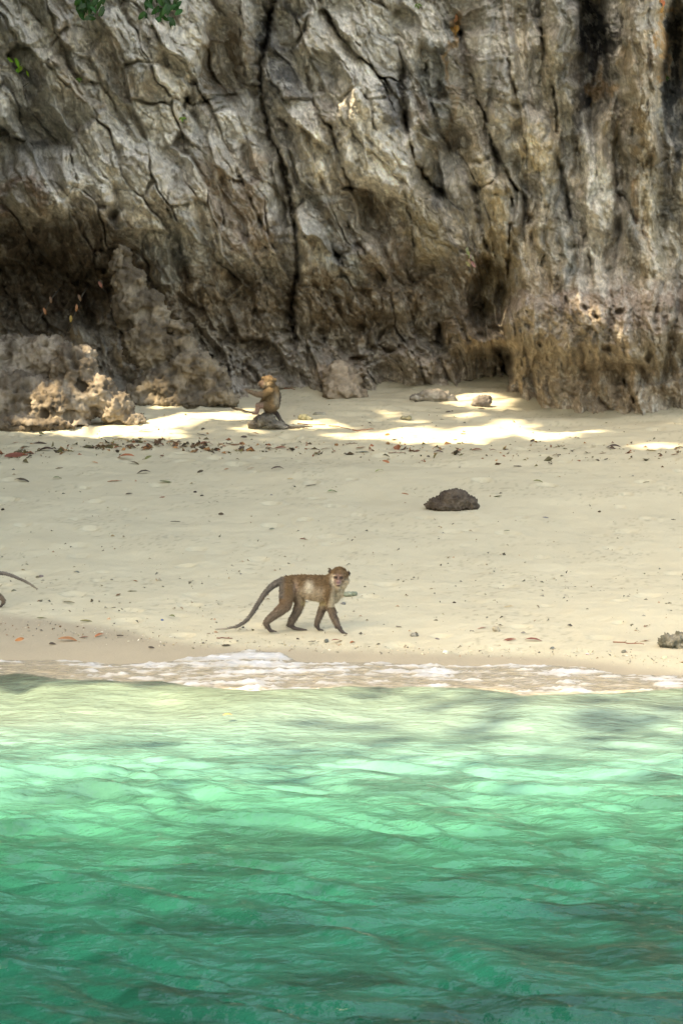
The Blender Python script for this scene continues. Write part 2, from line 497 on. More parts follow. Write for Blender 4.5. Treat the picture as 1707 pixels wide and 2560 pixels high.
    tw1 = wu + 18 * fbm2(U / 30, V / 30, 3, 139) + 30 * fbm2(U / 110, V / 110, 2, 163)
    tw2 = wv + 22 * fbm2(U / 34 + 9, V / 34, 3, 140) + 45 * fbm2(U / 120, V / 120, 2, 165)
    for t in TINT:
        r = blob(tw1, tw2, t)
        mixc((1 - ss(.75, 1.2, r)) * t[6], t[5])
    # veins of dark lichen and pale calcite running down the lean
    vein = 1 - np.minimum(1, np.abs(fbm2(S / 26, wv / 90, 4, 143, .6)) * 7)
    mixc(vein * .3 * (1 - .5 * low), (.14,.125,.105))
    vein2 = ss(.2, .5, fbm2(S / 24, wv / 34, 5, 147, .65))
    mixc(vein2 * .45 * (1 - low * .5), (.72,.68,.6))
    mixc(pale1 * .55 * (1 - low) * (1 - .6 * right) * (1 - ss(500, 640, V)), PALE)
    C *= (1 + .30 * fc1 + .34 * fc2)[..., None]
    vein3 = ss(.15, .45, fbm2(S / 28 + 7, wv / 38, 5, 151, .65))
    mixc(vein3 * .3, (.2,.17,.13))
    C *= (1 + .25 * fbm2(wu / 9, wv / 11, 3, 155, .7))[..., None]
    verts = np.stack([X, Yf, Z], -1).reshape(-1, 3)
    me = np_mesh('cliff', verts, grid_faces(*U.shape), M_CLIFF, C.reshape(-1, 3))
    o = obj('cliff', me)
    tag(o, 'tall grey and brown fissured limestone cliff at the back of the beach', 'cliff', kind='structure')
    return us, vs, Yf
CL_U, CL_V, CL_Y = build_cliff()
def cliff_at(u, v, off=0.0):
    i = int(np.argmin(abs(CL_U - u))); j = int(np.argmin(abs(CL_V - v)))
    return at(u, v, float(CL_Y[j, i]) - off)

# ================================================================== SAND
WATER_EDGE = [(-1500,1690),(-400,1660),(0,1642),(130,1640),(250,1650),(400,1650),(550,1632),(700,1630),(750,1643),(900,1650),(1100,1655),(1200,1660),(1370,1655),(1480,1662),(1560,1680),(1707,1686),(2200,1680),(3500,1700)]
WET_EDGE = [(-1500,1600),(-400,1585),(0,1572),(150,1582),(260,1592),(330,1600),(400,1611),(600,1619),(700,1620),(1100,1626),(1400,1630),(1550,1640),(1707,1650),(2200,1640),(3500,1650)]
CREST = [(-1500,1690),(-400,1680),(0,1680),(70,1680),(150,1694),(230,1698),(400,1697),(520,1712),(640,1724),(760,1720),(850,1712),(940,1710),(1000,1713),(1100,1716),(1200,1722),(1310,1735),(1450,1728),(1600,1722),(1707,1713),(2200,1710),(3500,1700)]
def edge_xy(pts, z):
    X = []; Yy = []
    for u, v in pts:
        dx, dz = ray(u, v); y = (z - CAM_H) / dz
        X.append(dx * y); Yy.append(y)
    return np.array(X), np.array(Yy)
WE = edge_xy(WATER_EDGE, .035); WT = edge_xy(WET_EDGE, .07); CR = edge_xy(CREST, .085)
def yline(E, x): return np.interp(x, E[0], E[1])

def build_sand():
    xs = np.concatenate([np.linspace(-60, -6, 40, endpoint=False), np.arange(-6, 6, .022), np.linspace(6, 60, 40)])
    ys = np.concatenate([np.linspace(-40, 18.6, 30, endpoint=False), np.arange(18.6, 23, .025), np.arange(23, 34.6, .05), np.linspace(34.6, 80, 20)])
    X, Yg = np.meshgrid(xs, ys)
    Z = sand_z(X, Yg)
    dry = ss(0, .3, Yg - yline(WT, X) - .05 * pn2(X * 3, Yg * 3, 7))
    tex = .006 * fbm2(X * 4, Yg * 4, 4, 13, .6) + .010 * fbm2(X * 1.8, Yg * 1.5, 3, 15)
    f1, f2, idn, dx, dy = worley2(X * 2.1, Yg * 2.1, 17)     # old footprints and scuffs
    r = .1 + .14 * _rnd[idn]
    dent = -.018 * (1 - ss(r * .5, r, f1)) * (_rnd[(idn * 13) & 511] > .55) + .006 * np.exp(-((f1 - r * 1.15) / .06) ** 2) * (_rnd[(idn * 13) & 511] > .72)
    Z = Z + dry * (tex + dent * ss(23, 27, Yg) + .75 * dent) + dry * ss(26, 30, Yg) * .022 * fbm2(X * 1.1, Yg * 3.5, 3, 19)
    C = np.empty(X.shape + (3,)); C[:] = (.49, .44, .315)
    n = fbm2(X * .7, Yg * .7, 4, 23)
    C *= (1 + .05 * n)[..., None]
    wet = (1 - dry)[..., None]
    C = C * (1 - wet) + np.array((.345, .295, .215)) * wet
    # scattered grey and brown grains, too small to pick apart
    sp = ss(.32, .55, fbm2(X * 22, Yg * 13, 2, 27)) * ss(-.2, .5, fbm2(X * 1.2, Yg * 1.2, 3, 29))
    C *= (1 - .22 * sp * dry)[..., None]
    me = np_mesh('sand', np.stack([X, Yg, Z], -1).reshape(-1, 3), grid_faces(*X.shape), M_SAND, C.reshape(-1, 3))
    tag(obj('sand', me), 'pale cream sand beach rising from the water to the cliff', 'sand', kind='structure')
build_sand()

# ================================================================== SEA
def sea_mat():
    m, nt, b = mat_new('sea_water')
    a = N(nt, 'ShaderNodeVertexColor', layer_name='Col')
    f = N(nt, 'ShaderNodeVertexColor', layer_name='Foam')
    tc = N(nt, 'ShaderNodeTexCoord')
    nt.links.new(a.outputs['Color'], b.inputs['Base Color'])
    mr = N(nt, 'ShaderNodeMapRange'); mr.inputs['To Min'].default_value = .12; mr.inputs['To Max'].default_value = .6
    nt.links.new(f.outputs['Color'], mr.inputs['Value']); nt.links.new(mr.outputs[0], b.inputs['Roughness'])
    b.inputs['IOR'].default_value = 1.33
    mp = N(nt, 'ShaderNodeMapping'); mp.inputs['Scale'].default_value = (1.0, 1.5, 1); mp.inputs['Rotation'].default_value = (0, 0, .3)
    nt.links.new(tc.outputs['Object'], mp.inputs['Vector'])
    n2 = N(nt, 'ShaderNodeTexNoise', Scale=11.0, Detail=4.0, Roughness=0.5)
    nt.links.new(mp.outputs[0], n2.inputs['Vector'])
    bp = N(nt, 'ShaderNodeBump', Strength=1.0, Distance=.02)
    nt.links.new(n2.outputs['Fac'], bp.inputs['Height']); nt.links.new(bp.outputs[0], b.inputs['Normal'])
    return m
M_SEA = sea_mat()

def build_sea():
    xs = np.concatenate([np.linspace(-60, -5.5, 50, endpoint=False), np.arange(-5.5, 5.5, .02), np.linspace(5.5, 60, 50)])
    ys = np.concatenate([np.linspace(-40, 8.6, 40, endpoint=False), np.arange(8.6, 15, .028), np.arange(15, 20.8, .02)])
    X, Yg = np.meshgrid(xs, ys)
    Z = np.zeros_like(X)
    r = np.random.RandomState(3)
    shore = yline(CR, X) - Yg
    amp = .25 + .75 * ss(.3, 3.5, shore)
    wx = X + .25 * fbm2(X * .5, Yg * .5, 3, 201); wy = Yg + .25 * fbm2(X * .5 + 9, Yg * .5, 3, 203)
    for k in range(46):
        lam = .12 * (1.07 ** k) if k < 28 else .12 * 1.07 ** (r.rand() * 26)
        th = r.normal(1.2, .42)                # travelling mostly shorewards, crests run down to the right
        kk = 2 * PI / lam
        a = .0066 * lam ** .88
        ph = kk * (math.cos(th) * wx + math.sin(th) * wy) + r.rand() * 7
        g = .5 + .9 * np.clip(pn2(X * .45 + k, Yg * .45, 300 + k % 9) + .4, 0, 1)
        Z += a * g * (np.sin(ph) + .28 * np.sin(2 * ph + 1.4))
    Z += .020 * billow(wx * 2.0 + wy * 1.2, wy * 2.6, 3, 211, .5) - .01
    Z += .010 * np.sin(Yg * 2.3 + .7 * np.sin(X * .6) + X * .25)
    Z *= amp
    # the small wave running up the beach
    yc = yline(CR, X)
    t = Yg - yc
    Z += .085 * np.exp(-(np.where(t < 0, t / .62, t / .16)) ** 2) * (.85 + .25 * pn2(X * .8, X * 0, 5))
    Z -= .03 * np.exp(-((t + 1.2) / .6) ** 2)
    sz = sand_z(X, Yg)
    we = yline(WE, X) + .08 * fbm2(X * 2.2, X * 0 + 1, 3, 221)
    behind = ss(.02, .2, t)
    lump = billow(X * 3.2, Yg * 3.2, 4, 225, .6)
    film = np.maximum(sz + .014, .018) + .016 * lump * ss(.0, .35, we - Yg)
    Z = Z * (1 - behind) + film * behind
    Z = Z - .06 * ss(-.04, .10, Yg - we)
    # ---- colour of the water body: deeper water is greener and darker
    d = np.clip(18.0 - Yg + .35 * fbm2(X * .45, Yg * .8, 4, 231), -.5, 12)
    stops = np.array([-.5, 0, .35, .9, 1.8, 2.9, 3.7, 4.7, 5.8, 7.2, 8.5, 12])
    cols = np.array([(.34,.36,.18),(.32,.37,.19),(.44,.52,.28),(.50,.62,.36),(.40,.62,.38),(.31,.60,.37),(.20,.47,.27),(.125,.36,.21),(.085,.29,.18),(.06,.235,.16),(.045,.19,.135),(.04,.16,.12)])
    C = np.stack([np.interp(d, stops, cols[:, i]) for i in range(3)], -1)
    patch = fbm2(X * 1.5 + Yg * 1.2, Yg * 3.2, 4, 235, .6)
    C *= (1 + .22 * patch)[..., None]
    sc_ = np.interp(d, [-.5, .1, .7, 2.5, 4.2, 5.2, 6.5, 8, 12], [.34, .33, .30, .315, .295, .21, .155, .11, .088])
    C *= sc_[..., None] * np.stack([np.interp(d, [0, 2, 5, 7], [.86, .80, .50, .22]), np.interp(d, [0, 5], [.97, .95]), np.interp(d, [0, 1, 5], [1.4, 1.4, 1.05])], -1)
    weedy = ss(.1, .45, fbm2(X * 1.3 + 4, Yg * 2.6, 4, 239)) * ss(.8, 2.5, d)
    C *= 1 - .35 * weedy[..., None]
    turb = np.array((.36, .315, .23))
    b3 = behind[..., None]
    C = C * (1 - b3) + turb * b3
    # foam
    fn = fbm2(X * 2.6, Yg * 5.5, 5, 243, .62)
    pos = (Yg - yc) / np.maximum(we - yc, .1)
    cover = (.30 + .22 * np.exp(-((X + .55) / .8) ** 2)) * np.exp(-((pos - .82) / .2) ** 2) - .06 + .22 * np.exp(-((pos - .1) / .12) ** 2) - .2 + .25 * pn2(X * .6, X * 0 + 3, 8)
    cover = cover - .35 * ss(-1.2, -2.1, X) * (Yg > yc)
    foam = .74 * ss(-.10, .52, fn + cover) * behind * ss(-.02, .06, we - Yg)
    lace = (1 - np.minimum(1, np.abs(fbm2(X * 5, Yg * 9, 3, 247)) * 5)) * behind * .35
    foam = np.clip(foam + lace * ss(-2.4, -1.2, X), 0, 1)
    foam += .0
    C = C * (1 - foam[..., None]) + np.array((.54, .545, .55)) * foam[..., None]
    Z += foam * .022 * billow(X * 9, Yg * 9, 3, 251, .6)
    me = np_mesh('sea', np.stack([X, Yg, Z], -1).reshape(-1, 3), grid_faces(*X.shape), M_SEA, C.reshape(-1, 3))
    set_col(me, foam.ravel(), 'Foam')
    tag(obj('sea', me), 'rippled turquoise green sea lapping the sand', 'sea', kind='structure')
build_sea()
# ================================================================== ROCKS ON THE BEACH
_ico = {}
def ico(sub):
    if sub not in _ico:
        bm = bmesh.new(); bmesh.ops.create_icosphere(bm, subdivisions=sub, radius=1)
        V = np.array([v.co[:] for v in bm.verts]); F = np.array([[v.index for v in f.verts] for f in bm.faces]); bm.free()
        _ico[sub] = (V, F)
    return _ico[sub]

def remeshed(V, F, voxel, smooth=2):
    """fuse overlapping closed pieces into one continuous skin"""
    me = bpy.data.meshes.new('tmp'); me.from_pydata(V.tolist(), [], F.tolist()); me.update()
    o = bpy.data.objects.new('tmp', me); COL.objects.link(o)
    m = o.modifiers.new('r', 'REMESH'); m.mode = 'VOXEL'; m.voxel_size = voxel; m.use_smooth_shade = True
    if smooth:
        s = o.modifiers.new('s', 'SMOOTH'); s.factor = .5; s.iterations = smooth
    dg = bpy.context.evaluated_depsgraph_get(); dg.update()
    out = bpy.data.meshes.new_from_object(o.evaluated_get(dg))
    bpy.data.objects.remove(o); bpy.data.meshes.remove(me)
    out.materials.clear()
    return out

def mesh_np(me):
    V = np.empty(len(me.vertices) * 3, np.float32); me.vertices.foreach_get('co', V)
    Nn = np.empty(len(me.vertices) * 3, np.float32); me.vertices.foreach_get('normal', Nn)
    return V.reshape(-1, 3).astype(float), Nn.reshape(-1, 3).astype(float)

def bil3(p, o=3, s=0, gain=.5):
    r = 0; a = 1.; t = 0
    for k in range(o):
        r = r + a * np.minimum(1, np.abs(pn3(p, s + k)) * 2.2); t += a; p = p * 2.07 + 3.1; a *= gain
    return r / t
def fbm3(p, o=3, s=0, gain=.5):
    r = 0; a = 1.
    for k in range(o):
        r = r + a * pn3(p, s + k); p = p * 2.07 + 3.1; a *= gain
    return r

def rock(name, blobs, base, label, cat, rgb, rgb2, voxel=.02, rough=1.0, scale=4.0, pits=0.0, group=None, seed=0, flat=.6):
    """blobs: u, v, dy, ru, rv(px), depth factor; base: photo pixel of the foot"""
    g = ground(*base)
    S = g.y / FPX
    V0, F0 = ico(3); parts = []
    for b in blobs:
        c = at(b[0], b[1], g.y + b[2]); rx, rz = b[3] * S, b[4] * S
        ry = (rx + rz) / 2 * (b[5] if len(b) > 5 else .9)
        parts.append((V0 * np.array([rx, ry, rz]) + np.array(c[:]) - np.array(g[:]), F0))
    V, F = join(parts)
    me = remeshed(V, F, voxel, 2)
    P, Nr = mesh_np(me)
    q = P * scale + seed * 7.3
    d = rough * (.026 * fbm3(q * 6, 3, 52, .65) + (-.045 if pits > .05 else .055) * (bil3(q, 5, seed % 40, .6) - .45) * 4 / scale * 1.6 + .03 * fbm3(q * 2.5, 3, 50, .6) * 4 / scale)
    if pits:
        h = pn3(q * 1.35 + 11, 77)
        d = d - pits * ss(.25, .48, h) - pits * .45 * ss(.28, .5, pn3(q * 3.1 + 5, 78))
    P2 = P + Nr * d[:, None]
    me.vertices.foreach_set('co', P2.astype(np.float32).ravel()); me.update()
    t = ss(-.2, .35, fbm3(q * .8, 4, 60))[:, None]
    C = np.array(rgb) * (1 - t) + np.array(rgb2) * t
    C *= (1 + .2 * fbm3(q * 3, 3, 64, .65))[:, None]
    set_col(me, C); me.materials.append(M_ROCK); me.name = name
    o = obj(name, me); o.location = g
    tag(o, label, cat, group)
    return o

rock('rock_outcrop', [(30,1010,.2,130,90),(50,905,.5,95,70),(185,935,.1,62,70),(212,897,.15,34,36),(165,890,.2,34,32),(150,1010,0,100,60),(245,985,0,50,50),(285,1020,0,50,42),(322,1050,0,45,22),
     (125,905,.4,70,70),(-110,960,.4,160,160),(90,1060,-.1,140,25)], (200, 1064),
     'low pitted rock outcrop with a sunlit crest at the left edge of the beach', 'rock outcrop', (.12,.095,.07), (.26,.215,.165), .018, .85, 5.0, .085, seed=2)
rock('rock_ridge', [(308,640,.2,24,28),(303,668,.2,30,30),(318,700,.25,40,45),(350,705,.2,22,30),(335,770,.25,55,70),(386,762,.15,24,38),(405,800,.15,24,40),(375,850,.2,70,80),
     (456,818,0,25,20),(436,812,0,18,12),(445,865,.1,48,42),(480,915,0,56,45),(525,912,0,26,16),(535,950,0,42,40),(545,990,-.1,42,26),(430,965,.1,85,60),(370,990,.1,60,45),(575,1000,-.1,24,20),(400,1008,.1,110,26),(470,1005,0,90,26)], (470, 1012),
     'tall narrow stalagmite-like rock ridge rising behind the low outcrop', 'rock ridge', (.10,.08,.058), (.21,.172,.125), .018, .8, 5.2, .06, seed=5)
rock('boulder', [(862,980,0,52,26),(856,962,.05,47,36),(850,945,.12,42,44),(900,988,0,18,10)], (862, 994),
     'brown cone shaped boulder leaning on the foot of the cliff', 'boulder', (.23,.18,.13), (.34,.27,.2), .018, 1.0, 5.0, .0, seed=8)
rock('boulder', [(1045,994,0,24,10),(1085,990,0,42,16),(1120,998,0,18,14),(1132,1006,0,12,6)], (1080, 1006),
     'flat broken grey boulder slab on the sand right of the cone shaped boulder', 'boulder', (.23,.20,.165), (.38,.34,.28), .015, .7, 7.0, .0, seed=9)
rock('boulder', [(1205,1003,0,24,16),(1192,1012,0,17,9),(1216,1000,0,13,12)], (1203, 1018),
     'small rounded grey boulder alone on the sand by the right cliff buttress', 'boulder', (.16,.135,.115), (.22,.19,.16), .011, .4, 7.0, .0, seed=10)
rock('boulder', [(1098,1258,0,30,17),(1076,1264,0,14,10),(1135,1250,0,42,27),(1168,1258,0,24,20),(1186,1266,0,12,9),(1120,1266,-.03,45,12)], (1128, 1274),
     'dark brown lone boulder in the middle of the open sand', 'boulder', (.062,.048,.038), (.10,.08,.062), .008, .6, 11.0, .0, seed=11)
rock('boulder', [(1690,1606,0,46,20),(1668,1600,0,16,14),(1740,1610,0,50,24),(1700,1596,0,18,16)], (1690, 1617),
     'mottled grey boulder at the water line cut by the right edge of the photo', 'boulder', (.12,.115,.085), (.24,.22,.17), .008, .8, 14.0, .012, seed=12)
PERCH = rock('boulder', [(658,1050,0,24,15),(672,1047,0,17,14),(640,1060,0,20,11),(690,1062,0,22,9),(708,1068,0,14,5),(628,1064,0,10,6)], (664, 1070),
     'small dark grey rock under the seated monkey', 'boulder', (.10,.088,.075), (.19,.17,.14), .009, .6, 9.0, .0, seed=13)
rock('stone', [(757,1043,0,13,8),(770,1047,0,10,7)], (762, 1051), 'rounded mossy stone nearest the seated monkey', 'stone', (.20,.19,.12), (.30,.28,.2), .008, .3, 10., 0, 'small stones on the upper beach', 14)
rock('stone', [(796,1036,0,14,6),(806,1036,0,11,6)], (800, 1041), 'long low grey stone behind the mossy stone', 'stone', (.22,.21,.16), (.30,.28,.22), .007, .3, 10., 0, 'small stones on the upper beach', 15)
rock('stone', [(1008,1044,0,8,5),(1020,1045,0,10,5)], (1015, 1049), 'small green brown stone below the broken slab', 'stone', (.19,.18,.11), (.28,.26,.18), .006, .3, 10., 0, 'small stones on the upper beach', 16)
rock('stone', [(870,1485,0,15,6.5),(885,1484,0,9,5)], (876, 1491), 'flat grey green stone on the sand behind the walking monkey head', 'stone', (.20,.23,.17), (.26,.28,.21), .004, .2, 16., 0, None, 17)
rock('stone', [(1034,1587,0,9,5),(1041,1588,0,5,4)], (1035, 1591), 'small dark grey stone on the sand right of the walking monkey', 'stone', (.13,.13,.11), (.3,.29,.25), .003, .3, 24., 0, None, 18)
rock('stone', [(1238,1571,0,8,6),(1243,1576,0,6,5)], (1239, 1581), 'small speckled pebble on the lower sand below the dark boulder', 'stone', (.3,.27,.2), (.4,.36,.28), .003, .3, 24., 0, None, 19)

# ================================================================== UNSEEN TREES ADDED OUT TO THE LEFT TO SHADE THE COVE
def leaf_quads(P, L, W, D, Nn, curl=.15):
    """many leaves at once: P base (n,3), D direction, Nn normal; six-vertex blade of 4 triangles"""
    n = len(P)
    B = np.cross(Nn, D); B /= np.linalg.norm(B, axis=1)[:, None] + 1e-9
    L = np.asarray(L).reshape(-1, 1); W = np.asarray(W).reshape(-1, 1)
    p0 = P; p1 = P + D * L * .45 + B * W * .5 + Nn * L * curl * .4; p2 = P + D * L + Nn * L * -curl * .2
    p3 = P + D * L * .45 - B * W * .5 + Nn * L * curl * .4; pm = P + D * L * .5
    V = np.stack([p0, p1, p2, p3, pm], 1).reshape(-1, 3)
    b = np.arange(n)[:, None] * 5
    F = np.concatenate([b + [0, 4, 1], b + [1, 4, 2], b + [0, 3, 4], b + [3, 2, 4]], 1).reshape(-1, 3)
    return V, F

# openings cut in the added crowns so sun patches land here: photo pixel, half sizes in pixels, and a place in depth
GAPS = []
for u, v, ru, rv in ((230,1076,150,6),(400,1066,90,9),(480,1045,80,9),(430,1024,70,6),(640,1082,70,6),(800,1064,90,7),(930,1086,150,8),(1080,1094,120,9),(1200,1090,70,8),
                     (970,1034,70,4),(1130,1004,60,6),(1240,996,80,7),(1290,1066,90,6),(1370,1090,70,5),(1490,1082,70,4),(1610,1112,90,5),(1685,1040,50,8),(620,1030,40,9),(1180,1040,60,4),(100,1082,60,3),(1040,1062,70,5)):
    g = ground(u, v); s = g.y / FPX
    GAPS.append((g, ru * s, rv * g.y ** 2 / (FPX * (CAM_H - g.z))))
for u, v, Y, r in ((185,885,30.3,.1),(215,905,30.3,.1),(235,950,30.3,.15),(200,985,30.2,.13),(305,632,31.8,-.1),(455,812,31.6,.02),
                   (515,908,31.5,.0),(1278,945,31.4,.0),(640,990,30.5,.0)):
    GAPS.append((at(u, v, Y), r * .3, r * .3))
# softer glints of sun on the face of the cliff
for u, v, r in ((930,290,.20),(985,410,.30),(1060,560,.25),(1490,430,.14),(1205,420,.12)):
    GAPS.append((cliff_at(u, v), r, r * 1.2))

def build_unseen_trees():
    r = np.random.RandomState(5)
    n = 230000
    P = np.stack([r.uniform(-11.5, -5.3, n), r.uniform(7, 32.5, n), r.uniform(2.6, 25, n) + 0 * n], 1)
    P = P[P[:, 1] > 18.15 - .42 * P[:, 2] + .2 * fbm2(P[:, 0] * .9, P[:, 2] * .5, 3, 3) + .25 * r.rand(len(P)) ** 2]; n = len(P)  # crown edge shaped so the shade ends at the small wave
    P[:30000, 2] = r.uniform(14, 25, 30000)
    dn = fbm3(P * .55, 3, 90)
    keep = (dn > -.38) | (r.rand(n) < .35)
    s = np.array(SUN)
    for g, rx, ry in GAPS:
        if rx <= 0: continue
        q = P - s * ((P[:, 2:3] - g.z) / s[2])
        wob = .85 + .5 * pn2(q[:, 0] * 5, q[:, 1] * 4, 8)
        keep &= ~((((q[:, 0] - g.x) / (rx * 1.05 + .12)) ** 2 + ((q[:, 1] - g.y) / (ry * 1.1 + .10)) ** 2) < wob)
    P = P[keep]; n = len(P)
    trunks = [(-8.6, 20.2), (-8.0, 22.6), (-9.2, 25.2), (-8.1, 27.8), (-9.0, 30.4)]
    near = np.argmin(np.stack([np.hypot(P[:, 1] - ty, .5 * (P[:, 0] - tx)) for tx, ty in trunks], 1), 1)
    labs = ['tall leafy tree standing nearest the water on the left of the cove', 'second tall leafy tree from the water on the left of the cove', 'middle one of the five tall trees on the left of the cove',
            'tall leafy tree second from the cliff on the left of the cove', 'tall leafy tree nearest the cliff on the left of the cove']
    for i, (tx, ty) in enumerate(trunks):
        gz = float(sand_z(tx, ty))
        e = empty('tree', (tx, ty, gz)); tag(e, labs[i], 'tree', 'trees shading the cove')
        o0 = np.array([tx, ty, gz])
        Q = P[near == i] - o0; k = len(Q)
        D = r.normal(size=(k, 3)) + [0, 0, -.3]; D /= np.linalg.norm(D, axis=1)[:, None]
        Nn = r.normal(size=(k, 3)) + np.array(SUN) * 1.6; Nn -= D * (Nn * D).sum(1)[:, None]; Nn /= np.linalg.norm(Nn, axis=1)[:, None]
        V, F = leaf_quads(Q, r.uniform(.28, .46, k), r.uniform(.17, .27, k), D, Nn)
        C = np.repeat(np.array([.055, .105, .03]) * r.uniform(.6, 1.4, (k, 1)), 5, 0)
        c = obj('crown', np_mesh('crown', V, F, M_LEAF, C, False), e); c['kind'] = 'stuff'
        H = 21
        path = [(0, 0, -.4), (.1, .05, 2), (.35, -.1, 5), (.2, .2, 8.5), (.5, 0, 12), (.4, .1, H)]
        V, F = tube(path, [.42, .32, .27, .21, .14, .05], 10)
        obj('trunk', np_mesh('trunk', V, F, M_WOOD, np.tile([.16, .125, .09], (len(V), 1))), e)
        for j in range(8):
            z = 3 + j * 1.7; a = j * 2.4 + i
            L = 3.0 - j * .12
            x1, y1 = math.cos(a) * L * .8, math.sin(a) * L
            V, F = tube([(.25, 0, z), (x1 * .4, y1 * .4, z + .5), (x1, y1, z + 1.5)], [.12, .08, .03], 6)
            obj('limb', np_mesh('limb', V, F, M_WOOD, np.tile([.16, .125, .09], (len(V), 1))), e)
build_unseen_trees()
# ================================================================== MONKEYS
MONKEY_K = .000742
def chain(pts, sy=1.0, step=.45):
    out = []; V0, F0 = ico(2)
    for (a, b) in zip(pts[:-1], pts[1:]):
        a = np.array(a, float); b = np.array(b, float)
        n = max(2, int(np.linalg.norm(b[:3] - a[:3]) / (step * min(a[3], b[3]) + 1e-6)) + 1)
        for t in np.linspace(0, 1, n, endpoint=False):
            p = a + (b - a) * t
            out.append((p, sy))
    out.append((np.array(pts[-1], float), sy))
    return out

def ball(x, d, y, r, sx=1, sd=1, sz=1): return (np.array([x, d, y, r], float), (sx, sd, sz))

def body_mesh(balls, origin, k, voxel, mirror=False, smooth=3):
    V0, F0 = ico(2); parts = []
    m = -1 if mirror else 1
    for p, s in balls:
        if not isinstance(s, tuple): s = (1, s, 1)
        c = np.array([(p[0] - origin[0]) * m, p[1], origin[1] - p[2]]) * k
        parts.append((V0 * p[3] * k * np.array(s) + c, F0))
    V, F = join(parts)
    return remeshed(V, F, voxel, smooth)

def monkey_base(P, Nr, origin, k, mirror, colour):
    m = -1 if mirror else 1
    x = P[:, 0] / k * m + origin[0]; y = origin[1] - P[:, 2] / k; d = P[:, 1] / k
    C = colour(x, y, d, Nr)
    C *= (1 + .22 * fbm3(P * 60, 3, 70, .6))[:, None]
    return C

def add_fur(me, C, parent, n, ln, flow, seed=1, skip=None):
    r = np.random.RandomState(seed)
    P, Nr = mesh_np(me)
    i = r.randint(0, len(P), n)
    if skip is not None: i = i[~skip[i]]
    n = len(i); p = P[i]; nn = Nr[i]
    f = np.array(flow, float)
    t = f - nn * (nn @ f)[:, None]; t /= np.linalg.norm(t, axis=1)[:, None] + 1e-6
    d = nn * .42 + t + r.normal(size=(n, 3)) * .22; d /= np.linalg.norm(d, axis=1)[:, None]
    b = np.cross(d, r.normal(size=(n, 3))); b /= np.linalg.norm(b, axis=1)[:, None] + 1e-6
    L = ln * r.uniform(.5, 1.35, (n, 1)); w = .0014
    V = np.stack([p - b * w, p + b * w, p + d * L], 1).reshape(-1, 3)
    F = np.arange(n * 3).reshape(-1, 3)
    cc = np.repeat(C[i] * r.uniform(.75, 1.35, (n, 1)), 3, 0)
    o = obj('fur', np_mesh('fur', V, F, M_FUR, cc, False), parent); o['kind'] = 'stuff'
    return o

def soft(x, y, cx, cy, rx, ry): return np.exp(-(((x - cx) / rx) ** 2 + ((y - cy) / ry) ** 2) ** 1.5)
def mixw(C, m, c):
    m = np.clip(m, 0, 1)[:, None]
    return C * (1 - m) + np.array(c) * m

M_EYE = plain('eye', (.02, .012, .008), .15)

HINDN = [(815,-40,320,75),(806,-55,420,66),(795,-60,492,55),(715,-60,563,41),(640,-58,620,31),(616,-58,652,26),(632,-58,695,20),(652,-60,724,18),(680,-60,730,13)]
HINDF = [(880,45,330,70),(915,50,420,56),(932,52,478,45),(898,52,570,38),(852,52,650,32),(838,52,685,26),(872,52,716,19),(925,52,724,15),(960,52,728,11)]
ARMN = [(1195,-50,340,66),(1208,-62,420,46),(1214,-62,490,38),(1245,-62,580,32),(1285,-62,675,24),(1308,-62,716,20),(1334,-64,742,16)]
ARMF = [(1160,45,400,55),(1162,50,480,42),(1126,50,570,31),(1093,50,660,23),(1090,50,702,19),(1108,50,726,15)]
def digits(x, d, y, L, dy=6, spread=9, r=6.5, dirx=1):
    out = []
    for j, f in enumerate((-1.6, -.8, 0, .8, 1.7)):
        ll = L * (1, .95, 1, .9, .55)[j]
        out += chain([(x, d + f * spread * .5, y, r + 1), (x + dirx * ll * .6, d + f * spread, y + dy * .4, r), (x + dirx * ll, d + f * spread * 1.25, y + dy, r - 1.5)])
    return out

def walking_parts(tail):
    b = []
    b += chain([(812,0,288,60),(860,0,288,78),(950,0,302,98),(1040,0,328,120),(1115,0,334,126),(1172,0,312,102),(1215,0,283,80)], .74)
    b += chain([(1215,0,283,78),(1262,-14,240,72),(1300,-26,210,78)], .85)
    b += [ball(1300,-20,212,84,1,.92,.98), ball(1243,-34,255,44), ball(1352,-32,258,42), ball(1262,-34,300,38), ball(1330,-30,300,38),
          ball(1291,-96,272,33,1,.9,.9), ball(1289,-104,288,27), ball(1288,-86,308,28), ball(1264,-86,205,20,1.3,1,.7), ball(1316,-86,206,20,1.3,1,.7), ball(1291,-98,236,14,.8,1,1.6),
          ball(1214,-6,168,24,.6,.8,1), ball(1390,-4,190,21,.5,.8,1)]
    b += chain([(1300,-15,320,54),(1282,-5,390,50),(1255,0,435,40)], .8)
    b += chain(HINDN) + chain(HINDF) + chain(ARMN) + chain(ARMF)
    b += digits(680,-60,730,34,4) + digits(960,52,728,36,3) + digits(1334,-64,742,42,14) + digits(1108,50,726,42,8)
    b += chain(tail, 1, .5)
    return b

